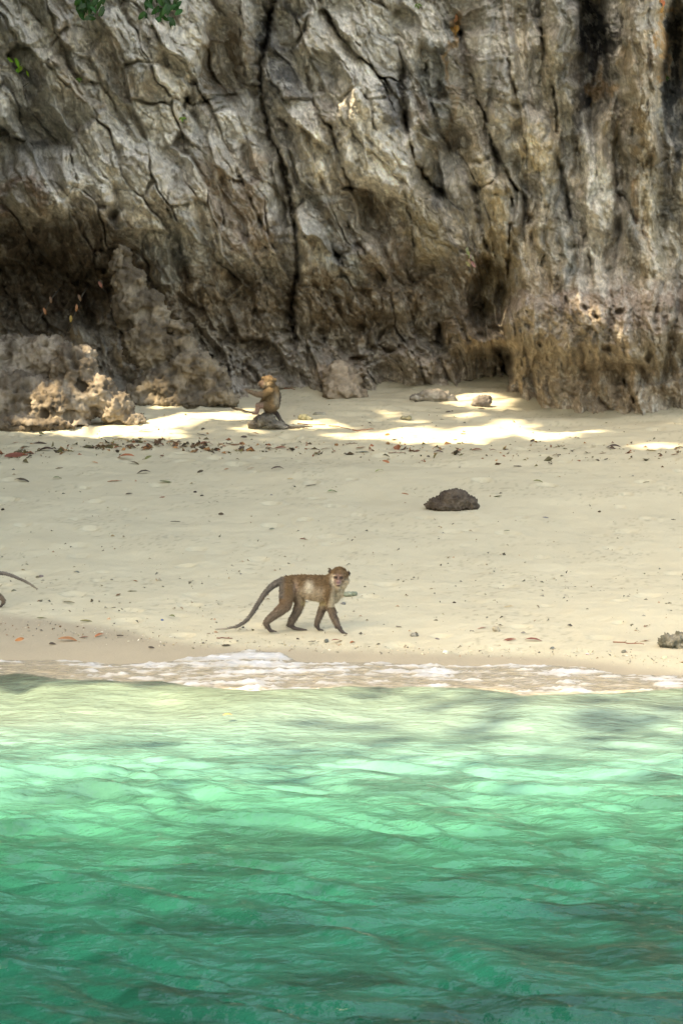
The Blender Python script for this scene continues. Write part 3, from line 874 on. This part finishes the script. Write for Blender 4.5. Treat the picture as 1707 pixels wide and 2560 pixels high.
def walk_colour(x, y, d, Nr):
    n = len(x)
    C = np.tile(np.array([.135,.084,.042]), (n, 1))
    C = mixw(C, ss(290, 350, y) * ss(860, 920, x) * (1 - ss(1140, 1190, x)) * (1 - ss(500, 560, y)), (.29,.225,.155))
    C = mixw(C, soft(x, y, 1020, 315, 45, 60) * (d < 0), (.44,.385,.30))
    C = mixw(C, ss(430, 480, y) * (x > 940) * (x < 1180) * (y < 500), (.36,.29,.16))
    C = mixw(C, ss(330, 500, y) * (1 - ss(900, 960, x)), (.15,.10,.065))
    C = mixw(C, soft(x, y, 895, 330, 28, 70) * (d < 10), (.30,.21,.15))
    C = mixw(C, ss(440, 580, y), (.125,.095,.072))
    C = mixw(C, ss(640, 720, y), (.05,.04,.036))
    C = mixw(C, (1 - ss(760, 815, x)) * (y < 420) + (x < 590) * 1.0, (.115,.10,.088))
    C = mixw(C, (1 - ss(175, 400, x)) * 1.0, (.2,.175,.14))
    hd = (x > 1190) & (y < 500)
    C = mixw(C, hd * ss(1225, 1262, x + (y - 300) * .25) * ss(205, 270, y) * (d < 20), (.34,.285,.2))
    C = mixw(C, hd * (x > 1262) * ss(300, 340, y), (.36,.305,.215))
    C = mixw(C, hd * soft(x, y, 1243, 250, 26, 60) , (.42,.37,.28))
    C = mixw(C, hd * (1 - ss(170, 200, y)), (.14,.085,.042))
    C = mixw(C, hd * soft(x, y, 1291, 245, 48, 62) * (d < -60), (.16,.098,.082))
    C = mixw(C, hd * (soft(x, y, 1262, 224, 19, 15) + soft(x, y, 1320, 226, 19, 15)) * (d < -60), (.055,.032,.028))
    C = mixw(C, hd * soft(x, y, 1291, 268, 22, 12) * (d < -90), (.09,.05,.05))
    C = mixw(C, hd * soft(x, y, 1289, 296, 26, 8) * (d < -80), (.035,.02,.02))
    C = mixw(C, hd * (soft(x, y, 1208, 168, 16, 26) + soft(x, y, 1396, 190, 14, 22)), (.05,.038,.032))
    return C

def make_walker(name, loc, k, tail, label, group, mirror=False, voxel=.0034, fur=26000, seed=1):
    e = empty(name, loc); tag(e, label, 'monkey', group)
    org = (980, 746)
    me = body_mesh(walking_parts(tail), org, k, voxel, mirror)
    P, Nr = mesh_np(me)
    C = monkey_base(P, Nr, org, k, mirror, walk_colour)
    set_col(me, C); me.materials.append(M_FUR); me.name = 'body'
    obj('body', me, e)
    m = -1 if mirror else 1
    for ex, ey in ((1266, 224), (1317, 225)):
        V, F = ico(2)
        c = np.array([(ex - org[0]) * m, -101, org[1] - ey]) * k
        obj('eye', np_mesh('eye', V * 8.5 * k + c, F, M_EYE), e)
    xx = P[:, 0] / k * m + org[0]; yy = org[1] - P[:, 2] / k; dd = P[:, 1] / k
    skip = ((xx > 1240) & (xx < 1340) & (yy < 320) & (yy > 190) & (dd < -55)) | (yy > 705)
    add_fur(me, C, e, fur, .019 * k / MONKEY_K, (-.8 * m, 0, -.55), seed, skip)
    return e

TAIL_A = [(812,0,262,42),(770,5,262,34),(715,8,285,29),(650,8,330,24),(590,6,400,21),(545,4,470,19),(500,2,545,17),(450,0,618,15),(395,0,665,13),(330,0,697,11),(250,0,714,9),(180,0,719,7),(135,0,719,5)]
g = ground(763, 1580)
make_walker('long_tailed_monkey', g, MONKEY_K * g.y / 20.5, TAIL_A, 'brown long tailed monkey walking on all fours on the sand near the water', 'long tailed monkeys on the beach')
TAIL_B = [(812,0,270,42),(770,0,262,34),(730,0,268,29),(682,0,283,25),(600,0,292,22),(500,0,325,20),(363,0,383,17),(260,0,440,14),(177,0,500,9)]
g = ground(-56, 1518)
make_walker('long_tailed_monkey', g, MONKEY_K * .7 * g.y / 20.5, TAIL_B, 'monkey cut off by the left edge of the photo, only tail and foot showing', 'long tailed monkeys on the beach', True, .003, 9000, 2)

def seated():
    k = .000797 * PERCH.location.y / 30.8
    Yp = PERCH.location.y
    loc = at(560 + .1913 * 590, 900 + .1913 * 702, Yp)
    e = empty('long_tailed_monkey', loc); tag(e, 'monkey sitting on a small rock on the upper beach, holding one arm out', 'monkey', 'long tailed monkeys on the beach')
    b = chain([(600,0,622,84),(628,0,565,108),(636,0,480,112),(618,0,400,98),(592,-5,340,78)], .85)
    b += [ball(576,-14,275,78,1,.92,.95), ball(508,-34,295,38), ball(482,-40,306,26), ball(520,-50,325,40), ball(600,-60,315,40), ball(520,-40,240,26), ball(625,-66,262,22,1,.6,1), ball(662,20,262,24,1,.6,1)]
    b += chain([(600,-66,405,58),(525,-80,448,42),(440,-80,446,33),(360,-76,418,24),(310,-74,396,17)])
    b += digits(310,-74,394,34,-14,6,6,-1)
    b += chain([(590,60,400,46),(540,66,480,34),(490,62,560,24),(455,50,610,18)]) + digits(455,50,612,22,8,6,6,-1)
    b += chain([(615,-55,625,66),(530,-78,580,48),(455,-84,590,36),(440,-84,640,26),(432,-84,684,19),(405,-84,694,14)]) + digits(405,-84,694,30,3,7,6,-1)
    b += chain([(615,55,625,66),(530,70,590,46),(450,74,600,34),(436,74,650,24),(428,74,688,18),(400,74,696,13)]) + digits(400,74,696,28,3,7,6,-1)
    b += chain([(640,20,660,34),(690,30,705,24),(735,30,780,19),(790,20,845,16),(870,0,878,14),(980,-20,876,12),(1080,-30,866,9),(1150,-30,860,6)], 1, .5)
    org = (590, 702)
    me = body_mesh(b, org, k, .0042)
    P, Nr = mesh_np(me)
    def col(x, y, d, Nr):
        C = np.tile(np.array([.17,.115,.06]), (len(x), 1))
        C = mixw(C, (1 - ss(470, 560, x)) * ss(330, 380, y), (.24,.175,.12))
        C = mixw(C, soft(x, y, 690, 520, 40, 90), (.30,.26,.2))
        C = mixw(C, ss(540, 600, y) * (x < 520), (.36,.24,.19))
        C = mixw(C, ss(640, 690, y) * (x > 540), (.07,.055,.05))
        C = mixw(C, (y < 360) * (1 - ss(190, 260, y)), (.24,.155,.085))
        C = mixw(C, (y < 360) * soft(x, y, 495, 300, 40, 40), (.2,.13,.1))
        C = mixw(C, (y < 400) * soft(x, y, 560, 320, 40, 40), (.34,.27,.18))
        C = mixw(C, (x > 720) * 1.0, (.1,.085,.07)) * .8
        return C
    C = monkey_base(P, Nr, org, k, False, col)
    set_col(me, C); me.materials.append(M_FUR); me.name = 'body'; obj('body', me, e)
    for sd in (-1, 1):
        V, F = ico(2); c = np.array([512 - org[0], -14 + sd * 34 - 8, org[1] - 262]) * k
        obj('eye', np_mesh('eye', V * 9 * k + c, F, M_EYE), e)
    add_fur(me, C, e, 20000, .017, (.3, 0, -1), 3)
seated()

# ================================================================== LEAVES, PEBBLES, TWIGS LYING ON THE SAND
R = random.Random(11); RN = np.random.RandomState(12)
COLS = {'brown': (.13,.07,.035), 'dark brown': (.055,.038,.026), 'red brown': (.17,.062,.036), 'orange brown': (.30,.125,.05), 'tan': (.36,.25,.14),
        'olive green': (.13,.13,.055), 'green': (.08,.13,.03), 'yellow green': (.24,.26,.04), 'yellow brown': (.30,.20,.05), 'grey': (.16,.155,.13), 'black': (.03,.026,.022), 'white': (.62,.58,.48), 'blue': (.08,.12,.26)}
def leaf_mesh(L, W, curl, fold, seed, colr):
    """one dried leaf: pointed blade with midrib fold, curled along its length, edges wavy"""
    r = random.Random(seed); V = []; nL = 6
    for i in range(nL + 1):
        t = i / nL; w_ = W * .5 * math.sin(PI * min(1, t * .93 + .05)) ** .8
        a = (t - .5) * curl
        x = math.sin(a) * L / max(abs(curl), .3) if abs(curl) > .3 else (t - .5) * L
        z = (math.cos(a) - math.cos(curl / 2)) * L / max(abs(curl), .3) if abs(curl) > .3 else 0
        for j in (-1, -.5, 0, .5, 1):
            V.append((x, j * w_, z + abs(j) * w_ * fold + r.uniform(-.05, .05) * W))
    F = [(i * 5 + j, i * 5 + j + 1, (i + 1) * 5 + j + 1, (i + 1) * 5 + j) for i in range(nL) for j in range(4)]
    C = np.array(colr) * np.array([[r.uniform(.75, 1.25)] for _ in V])
    return np_mesh('dead_leaf', V, F, M_LEAF, C)

# photo pixel, width in pixels, colour, form: f flat, c curled, u upright, s stone, t twig, h shell
LITTER = [
 (105,1090,18,'olive green','u'),(38,1109,30,'red brown','f'),(103,1113,36,'dark brown','c'),(61,1119,32,'dark brown','f'),(42,1140,78,'red brown','f'),(115,1128,40,'dark brown','c'),(207,1132,26,'brown','f'),
 (306,1107,46,'yellow brown','c'),(340,1106,34,'olive green','c'),(372,1109,34,'brown','c'),(400,1113,30,'red brown','f'),(314,1146,46,'orange brown','c'),(371,1151,22,'olive green','u'),(402,1142,28,'red brown','f'),
 (337,1161,30,'brown','c'),(517,1113,36,'red brown','c'),(459,1119,34,'brown','f'),(574,1117,50,'brown','f'),(255,1116,34,'brown','f'),(430,1111,30,'orange brown','c'),(238,1158,18,'tan','f'),
 (57,1204,33,'dark brown','c'),(149,1172,20,'brown','f'),(145,1197,24,'olive green','c'),(287,1204,36,'orange brown','f'),(360,1184,30,'dark brown','c'),(501,1186,18,'dark brown','u'),(323,1236,22,'dark brown','f'),
 (406,1245,16,'red brown','f'),(417,1207,34,'olive green','f'),(488,1231,9,'black','s'),(505,1240,9,'black','s'),(553,1293,15,'dark brown','u'),(439,1306,26,'dark brown','f'),(8,1274,9,'black','s'),(566,1174,14,'orange brown','f'),
 (633,1088,28,'red brown','c'),(610,1099,18,'dark brown','u'),(625,1128,22,'orange brown','c'),(698,1123,28,'red brown','c'),(694,1174,28,'dark brown','c'),(627,1172,20,'orange brown','f'),(726,1198,15,'tan','f'),
 (776,1216,30,'dark brown','f'),(832,1233,28,'green','c'),(759,1350,21,'red brown','f'),(680,1324,20,'grey','f'),(964,1161,21,'orange brown','u'),(948,1179,22,'yellow green','c'),(1012,1236,24,'orange brown','f'),
 (992,1136,44,'brown','t'),(901,1121,26,'red brown','f'),(1042,1130,28,'brown','f'),(1096,1132,22,'dark brown','c'),(813,1125,20,'brown','c'),(878,1113,34,'brown','t'),(908,1132,30,'grey','f'),(1070,1143,12,'dark brown','f'),
 (1293,1167,22,'dark brown','f'),(1193,1128,28,'red brown','c'),(1233,1128,22,'red brown','c'),(1266,1126,16,'dark brown','f'),(1390,1140,18,'brown','c'),(1532,1121,34,'dark brown','c'),(1505,1135,20,'red brown','f'),
 (1467,1134,18,'brown','f'),(1392,1121,40,'brown','t'),(1627,1128,28,'olive green','f'),(1698,1123,26,'dark brown','c'),(1344,1207,24,'olive green','c'),(1243,1243,26,'olive green','f'),(1614,1207,16,'olive green','f'),
 (1266,1329,18,'grey','f'),(1364,1296,18,'grey','f'),(1681,1301,14,'dark brown','f'),(1685,1138,22,'brown','f'),(1396,1193,12,'yellow brown','f'),(1497,1280,9,'dark brown','s'),
 (193,1434,18,'grey','c'),(103,1443,15,'grey','s'),(331,1480,24,'olive green','f'),(297,1489,17,'brown','f'),(172,1507,34,'olive green','f'),(231,1511,9,'dark brown','u'),(36,1478,13,'grey','s'),(105,1547,26,'olive green','f'),
 (216,1555,30,'olive green','f'),(430,1543,17,'olive green','c'),(406,1551,9,'blue','s'),(478,1455,18,'grey','f'),(339,1455,13,'orange brown','f'),(50,1608,26,'orange brown','u'),(172,1603,44,'orange brown','c'),(210,1595,24,'red brown','f'),
 (249,1591,28,'orange brown','c'),(379,1621,18,'dark brown','f'),(562,1600,40,'red brown','t'),(566,1616,22,'dark brown','f'),(302,1594,24,'dark brown','t'),(132,1612,20,'dark brown','f'),
 (780,1606,28,'black','f'),(816,1603,14,'grey','s'),(843,1605,36,'red brown','c'),(881,1609,14,'orange brown','c'),(996,1569,18,'grey','f'),(1092,1600,14,'grey','s'),(858,1511,14,'grey','s'),(946,1613,10,'dark brown','f'),
 (1205,1572,28,'tan','f'),(1271,1603,36,'red brown','f'),(1333,1603,36,'red brown','c'),(1271,1518,24,'tan','f'),(1570,1614,84,'red brown','t'),(1612,1604,26,'orange brown','f'),(1558,1631,16,'grey','s'),(1558,1534,20,'grey','f'),
 (1467,1638,10,'white','h'),(1113,1633,16,'white','h'),(1660,1646,14,'white','h'),(1379,1622,14,'grey','s'),(1467,1524,8,'dark brown','s'),(1307,1584,12,'grey','f'),(745,1600,10,'dark brown','f'),(1135,1508,10,'dark brown','s'),
 (505,1088,26,'dark brown','f'),(365,1080,30,'brown','c'),(430,1088,20,'orange brown','f'),(508,1079,12,'dark brown','u'),(1204,1023,22,'red brown','f'),(1096,1022,16,'dark brown','f'),(1120,1031,16,'dark brown','f'),(1105,1050,12,'brown','f'),
 (1158,1088,14,'dark brown','t'),(1138,1101,10,'orange brown','f'),(1168,1114,14,'dark brown','f'),(968,1093,14,'orange brown','u'),(712,1084,26,'olive green','f'),(770,1094,36,'olive green','f'),(1441,1097,16,'brown','c'),(1330,1108,14,'dark brown','u'),
]
LAND = [(806,1490,'walking monkey'),(1130,1250,'dark boulder'),(655,990,'seated monkey'),(200,990,'rock outcrop'),(460,960,'rock ridge'),(860,950,'cone boulder'),(1203,1003,'rounded boulder'),
        (1690,1600,'right edge boulder'),(1500,1040,'cliff buttress'),(1080,1000,'broken slab'),(20,1490,'cut off monkey'),(875,1485,'flat green stone')]
def where(u, v):
    best = min(LAND, key=lambda l: math.hypot((l[0] - u), (l[1] - v) * 1.6))
    du, dv = u - best[0], v - best[1]
    a = ''
    vert = 'below' if dv > 40 else ('above' if dv < -40 else '')
    hor = 'right of' if du > 45 else ('left of' if du < -45 else '')
    if vert and hor: s = vert + ' and ' + hor
    else: s = vert or hor or 'beside'
    return a + s + ' ' + best[2]
FORMW = {'f': 'flat', 'c': 'curled', 'u': 'upright', 's': 'small', 't': 'thin', 'h': 'pale'}
KIND = {'f': ('dead_leaf', 'leaf'), 'c': ('dead_leaf', 'leaf'), 'u': ('dead_leaf', 'leaf'), 's': ('pebble', 'pebble'), 't': ('twig', 'twig'), 'h': ('shell', 'shell')}
GRP = {'leaf': 'fallen leaves on the sand', 'pebble': 'small pebbles on the sand', 'twig': 'twigs on the sand', 'shell': 'broken shells at the water line'}
_seen = {}
def litter_label(u, v, wpx, cn, fm):
    nm = KIND[fm][1]
    size = 'large ' if wpx > 34 else ('small ' if wpx < 17 and fm != 's' else '')
    zone = 'in the upper drift line' if 1098 < v < 1165 else ('at the wet sand edge' if v > 1588 else ('on open sand' if v > 1165 else 'near the cliff'))
    lab = f'{size}{FORMW[fm]} {cn} {nm} {zone}, {where(u, v)}'
    if len(lab.split()) > 14: lab = lab.replace('in the upper drift line', 'in drift line').replace('at the wet sand edge', 'at wet sand')
    if lab in _seen:
        _seen[lab] += 1
        lab2 = {1: 'another ', 2: 'third '}.get(_seen[lab], 'one more ') + lab
        return lab2
    _seen[lab] = 0
    return lab
def small_stone(wm, h, seed, colr, name='pebble'):
    V, F = ico(2); r = np.random.RandomState(seed)
    V = V * (1 + .28 * pn3(V * 1.3 + seed, 5))[:, None] * np.array([wm / 2, wm / 2 * .75, h])
    return np_mesh(name, V, F, M_ROCK, np.array(colr) * (1 + .3 * pn3(V * 60, 4))[:, None])
def twig_mesh(L, seed, colr, rad=.004):
    r = random.Random(seed); n = 7
    pts = [((i / (n - 1) - .5) * L, r.uniform(-.06, .06) * L, .008 + r.uniform(0, .03) * L) for i in range(n)]
    parts = [tube(pts, [rad * (1 - .5 * i / n) for i in range(n)], 5)]
    for q in (2, 4):
        p = pts[q]; parts.append(tube([p, (p[0] + .12 * L, p[1] + r.uniform(-.15, .15) * L, p[2] + .07 * L)], [rad * .6, rad * .3], 4))
    V, F = join(parts)
    return np_mesh('twig', V, F, M_WOOD, np.tile(colr, (len(V), 1)))
for i, (u, v, wpx, cn, fm) in enumerate(LITTER):
    g = ground(u, v); S = g.y / FPX; wm = wpx * S; c = COLS[cn]; c = tuple(x * R.uniform(.85, 1.15) for x in c)
    if fm in 'fcu':
        curl = {'f': R.uniform(.12, .35), 'c': R.uniform(.6, 1.2), 'u': R.uniform(1.0, 1.6)}[fm] * (1 if R.random() < .7 else -1)
        stretch = 1.25 if fm == 'c' else 1.02
        me = leaf_mesh(wm * stretch, max(wm * .32, .025), curl if fm != 'f' else abs(curl), R.uniform(.1, .5), i, c)
    elif fm == 't': me = twig_mesh(wm, i, c, .0045)
    else: me = small_stone(wm, wm * .36, i, c, KIND[fm][0])
    o = obj(KIND[fm][0], me)
    o.location = (g.x, g.y, g.z + (.006 if fm != 's' else .002))
    if fm == 'u': o.rotation_euler = (R.uniform(.9, 1.4), R.uniform(-.5, .5), R.uniform(-.4, .4)); o.location.z += .02
    else: o.rotation_euler = (R.uniform(-.15, .5), R.uniform(-.2, .2), R.uniform(-.9, .9))
    tag(o, litter_label(u, v, wpx, cn, fm), KIND[fm][1], GRP[KIND[fm][1]])
# the leaf afloat and the little sticks
g = at(570, 1790, 1.0); d_ = ray(570, 1790); y = (0.03 - CAM_H) / d_[1]
o = obj('dead_leaf', leaf_mesh(.055, .035, .6, .2, 99, (.5, .2, .05))); o.location = (d_[0] * y, y, .035)
tag(o, 'small orange leaf floating on the pale green water', 'leaf')
def stick(p, q, rad, colr, label, name='stick', cat='stick', n=6):
    p = Vector(p); q = Vector(q); pts = []
    for i in range(n):
        t = i / (n - 1); m = p.lerp(q, t) - p
        pts.append((m.x + R.uniform(-.01, .01), m.y, m.z + R.uniform(-.008, .008)))
    V, F = tube(pts, [rad * (1 - .4 * i / n) for i in range(n)], 6)
    o = obj(name, np_mesh(name, V, F, M_WOOD, np.tile(colr, (len(V), 1)))); o.location = p
    return tag(o, label, cat)
a = ground(581, 1024); b = ground(636, 1036)
stick(a + Vector((0, 0, .02)), b + Vector((0, 0, .02)), .012, (.05,.04,.03), 'dark stick lying on the sand left of the seated monkey')
a = ground(700, 970 + 10); b = ground(733, 985)
for (u0, v0, u1, v1, lb) in ((700,972,736,975,'thin reddish stick at the cliff foot behind the seated monkey'),(745,1062,812,1066,'thin red brown strand of vine right of the rock under the seated monkey'),(822,1067,878,1074,'red brown strand of vine in the sunlit strip below the mossy stone'),(880,1079,936,1076,'red brown strand of vine at the right end of the sunlit strip')):
    a = ground(u0, v0); b = ground(u1, v1)
    stick(a + Vector((0, 0, .012)), b + Vector((0, 0, .012)), .006, (.22,.09,.05), lb)

# drift of leaf scraps, far too many to count
def scraps(name, n, sampler, sizes, palette, label, cat, seed, lift=.003, flatn=.5):
    r = np.random.RandomState(seed)
    uv = sampler(r, n); V = []; F = []; C = []; k = 0
    pts = []
    us_, vs_ = uv[:, 0], uv[:, 1]
    dx, dz = ray(us_, vs_)
    lo = np.full(len(us_), 6.); hi = np.full(len(us_), 60.)
    for _ in range(40):
        m = (lo + hi) / 2; ab = CAM_H + dz * m > sand_z(dx * m, m)
        lo = np.where(ab, m, lo); hi = np.where(ab, hi, m)
    P = np.stack([dx * lo, lo, sand_z(dx * lo, lo) + lift], 1); n = len(P)
    D = r.normal(size=(n, 3)) * [1, .8, flatn * .5]; D /= np.linalg.norm(D, axis=1)[:, None]
    Nn = r.normal(size=(n, 3)) * flatn + [0, -.15, 1]; Nn -= D * (Nn * D).sum(1)[:, None]; Nn /= np.linalg.norm(Nn, axis=1)[:, None]
    L = sizes[0] * (sizes[1] / sizes[0]) ** (r.rand(n) ** 1.8)
    V, F = leaf_quads(P - D * L[:, None] * .5 + [0, 0, .002], L, L * r.uniform(.3, .8, n), D, Nn, .45)
    pal = np.array(palette)[r.randint(0, len(palette), n)] * r.uniform(.7, 1.3, (n, 1))
    o = obj(name, np_mesh(name, V, F, M_LEAF, np.repeat(pal, 5, 0), False))
    tag(o, label, cat, kind='stuff')
def samp_drift(r, n):
    u = r.uniform(-700, 2400, n * 3)
    base = np.interp(u, [-700, 0, 150, 300, 700, 1200, 1700, 2400], [1145, 1136, 1128, 1112, 1122, 1128, 1132, 1140])
    v = base + r.normal(0, 1, n * 3) * np.interp(u, [0, 700, 1000, 2400], [8, 7, 13, 12])
    dens = np.interp(u, [-700, 0, 120, 200, 280, 500, 650, 800, 1150, 1250, 1707, 2400], [.8, .9, .5, .35, 1, 1, .6, .16, .14, .18, .14, .14])
    cl = pn2(u / 45, v / 9, 4)
    k = r.rand(n * 3) < dens * (.12 + 1.9 * np.clip(cl + .1, 0, 1)); return np.stack([u[k], v[k]], 1)[:n]
P_LEAF = [(.10,.055,.03),(.05,.035,.022),(.2,.075,.035),(.14,.12,.05),(.26,.13,.05),(.08,.07,.035)]
scraps('leaf_litter', 2300, samp_drift, (.02, .11), P_LEAF, 'drift line of brown and rusty leaf scraps across the upper beach', 'leaf litter', 31, .006, .7)
def samp_up(r, n):
    u = r.uniform(-300, 2000, n); v = 1010 + 150 * r.rand(n) ** .8; return np.stack([u, v], 1)
scraps('leaf_scraps', 520, samp_up, (.012, .05), P_LEAF + [(.3,.24,.15)], 'thinly scattered leaf scraps between the drift line and the cliff', 'leaf scraps', 32, .004, .6)
def samp_mid(r, n):
    u = r.uniform(-400, 2100, n * 3); v = 1150 + 440 * r.rand(n * 3) ** .75
    dens = .25 + .75 * ss(1280, 1450, v) * (1 - .5 * ss(300, 900, u)) + .1
    cl = ss(-.3, .4, pn2(u / 90, v / 30, 6))
    k = r.rand(n * 3) < dens * cl; return np.stack([u[k], v[k]], 1)[:n]
scraps('beach_debris', 1500, samp_mid, (.008, .045), [(.17,.16,.12),(.09,.085,.065),(.24,.19,.12),(.3,.2,.13),(.2,.19,.16),(.06,.055,.045)], 'tiny grey and brown specks of debris strewn over the open sand', 'debris', 33, .003, .5)
def samp_low(r, n):
    u = r.uniform(-200, 2000, n); e = np.interp(u, [p[0] for p in WET_EDGE], [p[1] for p in WET_EDGE])
    v = e + np.interp(u, [0, 600, 1000, 1700], [-6, -8, 0, 6]) + r.normal(0, 1, n) * np.interp(u, [0, 600, 1000, 1700], [12, 8, 8, 9]); return np.stack([u, v], 1)
scraps('shell_grit', 1100, samp_low, (.006, .03), [(.5,.45,.33),(.16,.145,.11),(.09,.08,.065),(.42,.34,.22),(.2,.12,.07),(.55,.5,.42)], 'line of shell grit and small dark crumbs along the wet sand edge', 'shell grit', 34, .003, .6)

# ================================================================== PLANTS AND HANGING THINGS ON THE CLIFF
def blade(L, W, colr, seed):
    return leaf_mesh(L, W, .8, .25, seed, colr)
def sprig(name, c, label, cat, leaves, colr, stems, group=None, Lm=.1, thick=.004, part='leaf'):
    """c: attachment point; leaves: (dx, dz, rot) in metres from c; stems: polylines"""
    e = empty(name, c); tag(e, label, cat, group)
    for st in stems:
        V, F = tube([(x, y, z) for x, y, z in st], [thick * (1 - .6 * i / len(st)) for i in range(len(st))], 5)
        obj('stem', np_mesh('stem', V, F, M_WOOD, np.tile((.09,.08,.05), (len(V), 1))), e)
    for j, (dx, dz, a) in enumerate(leaves):
        me = blade(Lm * R.uniform(.8, 1.2), Lm * .45, [x * R.uniform(.7, 1.3) for x in colr], j + int(abs(c[0] * 50)))
        o = obj(part, me, e); o.location = (dx, R.uniform(-.06, .04), dz)
        o.rotation_euler = (PI / 2 + R.uniform(-.7, .5), a + R.uniform(-.3, .3), R.uniform(-.6, .6))
    return e
# dark hanging shrub above the top left
for (u0, v0, spread, n, lb, dn) in ((228, -82, 44, 16, 'dark green leafy spray hanging into the top edge, nearer the left corner', 122),(408, -98, 50, 24, 'dark green leafy spray hanging into the top edge, the larger right one', 150)):
    c = cliff_at(u0, v0, .35); S = c.y / FPX
    lv = []; st = []
    for q in range(5):
        ex = (q - 2) / 2 * spread * S * .8; ez = -(dn - abs(q - 2) * 9 + R.uniform(-8, 8)) * S
        st.append([(0, 0, .1), (ex * .5, -.02, ez * .4), (ex, -.03, ez)])
        for t in (.3, .5, .7, .85, 1.0):
            lv.append((ex * t + R.uniform(-.03, .03), ez * t + R.uniform(-.02, .02), PI / 2 + R.uniform(-.8, .8)))
    lv = lv[:n + 9] + [(x + R.uniform(-.05, .05), z + R.uniform(-.02, .05), a + 1) for x, z, a in lv[:n]]
    sprig('hanging_shrub', c, lb, 'shrub', lv, (.018,.06,.012), st, 'shrubs hanging from the cliff', .125)
c = cliff_at(48, 165, .12); S = c.y / FPX
sprig('seedling', c, 'bright light green leafy seedling growing on the cliff at the left edge', 'plant',
      [((u - 48) * S, (165 - v) * S, a) for u, v, a in ((28,150,.4),(44,158,1.2),(50,172,2.2),(66,168,.3),(70,154,1.0),(72,138,1.6),(84,142,.2),(44,180,2.0),(72,182,1.2),(110,152,.5),(84,196,.9),(94,216,.2))],
      (.19,.36,.04), [[(0, .1, -.05), (0, 0, 0), (.06, -.02, .06)], [(0, .1, -.05), (.12, -.02, .02), (.27, -.02, .06)], [(-.1, .05, -.3), (.05, 0, -.22), (.16, 0, -.14)]], None, .10)
for u, v, lb in ((198,203,'tiny green sprig on the left part of the cliff, right of the seedling'),(457,300,'tiny green sprig under the ledge left of the long dark fissure'),(1664,198,'tiny green tuft beside the hanging rock column at the right'),(1044,18,'tiny green sprig near the top edge above the middle of the cliff')):
    c = cliff_at(u, v, .06)
    sprig('sprig', c, lb, 'plant', [(0, 0, 1.2), (.02, .02, .5), (-.02, .015, 2.2)], (.09,.19,.03), [[(0, .06, -.03), (0, 0, .02)]], 'tiny green sprigs on the cliff', .05, .003)
for u, v, n, sp, lb in ((1137,55,13,26,'orange brown dried tuft hanging on the cliff at the head of the rusty streak'),(1650,6,10,24,'orange brown dried tuft on top of the hanging rock column'),(1176,640,9,22,'pale straw coloured tuft of dry roots low on the cliff')):
    c = cliff_at(u, v, .05); S = c.y / FPX
    straw = lb.startswith('pale')
    sprig('dry_fern', c, lb, 'dry fern', [(R.uniform(-.4, .4) * sp * S, R.uniform(-1, 1) * sp * S, R.uniform(.9, 2.2)) for _ in range(n)], (.38,.31,.19) if straw else (.42,.22,.08),
          [[(0, .06, .05), (0, -.01, -.05)], [(0, .06, .05), (.03, -.01, -.1)]], 'dried tufts on the cliff', .075, .003, 'frond')
# dead branches caught in the dark hollow on the left
for k, (p, q, lv, lb) in enumerate((((78,822),(132,742),((113,778,'orange brown'),(128,750,'brown')),'dead dark branch with two rusty leaves leaning in the dark hollow on the left'),
                                    ((170,818),(205,738),((178,797,'yellow brown'),(192,770,'orange brown'),(200,745,'brown')),'dead branch with a yellow leaf hanging in the dark hollow left of the ridge'),
                                    ((246,690),(256,722),((252,712,'red brown'),),'short dead twig with a rusty red leaf above the dark hollow'))):
    Yb = 31.9
    A = at(*p, Yb); B = at(*q, Yb)
    e = empty('dead_branch', A); tag(e, lb, 'branch', 'dead branches in the hollow')
    m = B - A
    V, F = tube([(0, 0, -.05), (m.x * .4 + .02, 0, m.z * .45), (m.x, .05, m.z), (m.x * 1.2, .5, m.z * 1.3)], [.016, .013, .009, .004], 6)
    obj('stem', np_mesh('stem', V, F, M_WOOD, np.tile((.035,.028,.02), (len(V), 1))), e)
    for j, (lu, lv_, cn) in enumerate(lv):
        o = obj('leaf', leaf_mesh(.085, .032, 1.2, .3, 500 + j + k * 9, [x * .8 for x in COLS[cn]]), e)
        w_ = at(lu, lv_, Yb) - A; o.location = (w_.x, -.03, w_.z); o.rotation_euler = (1.3, R.uniform(.8, 1.7), 0)
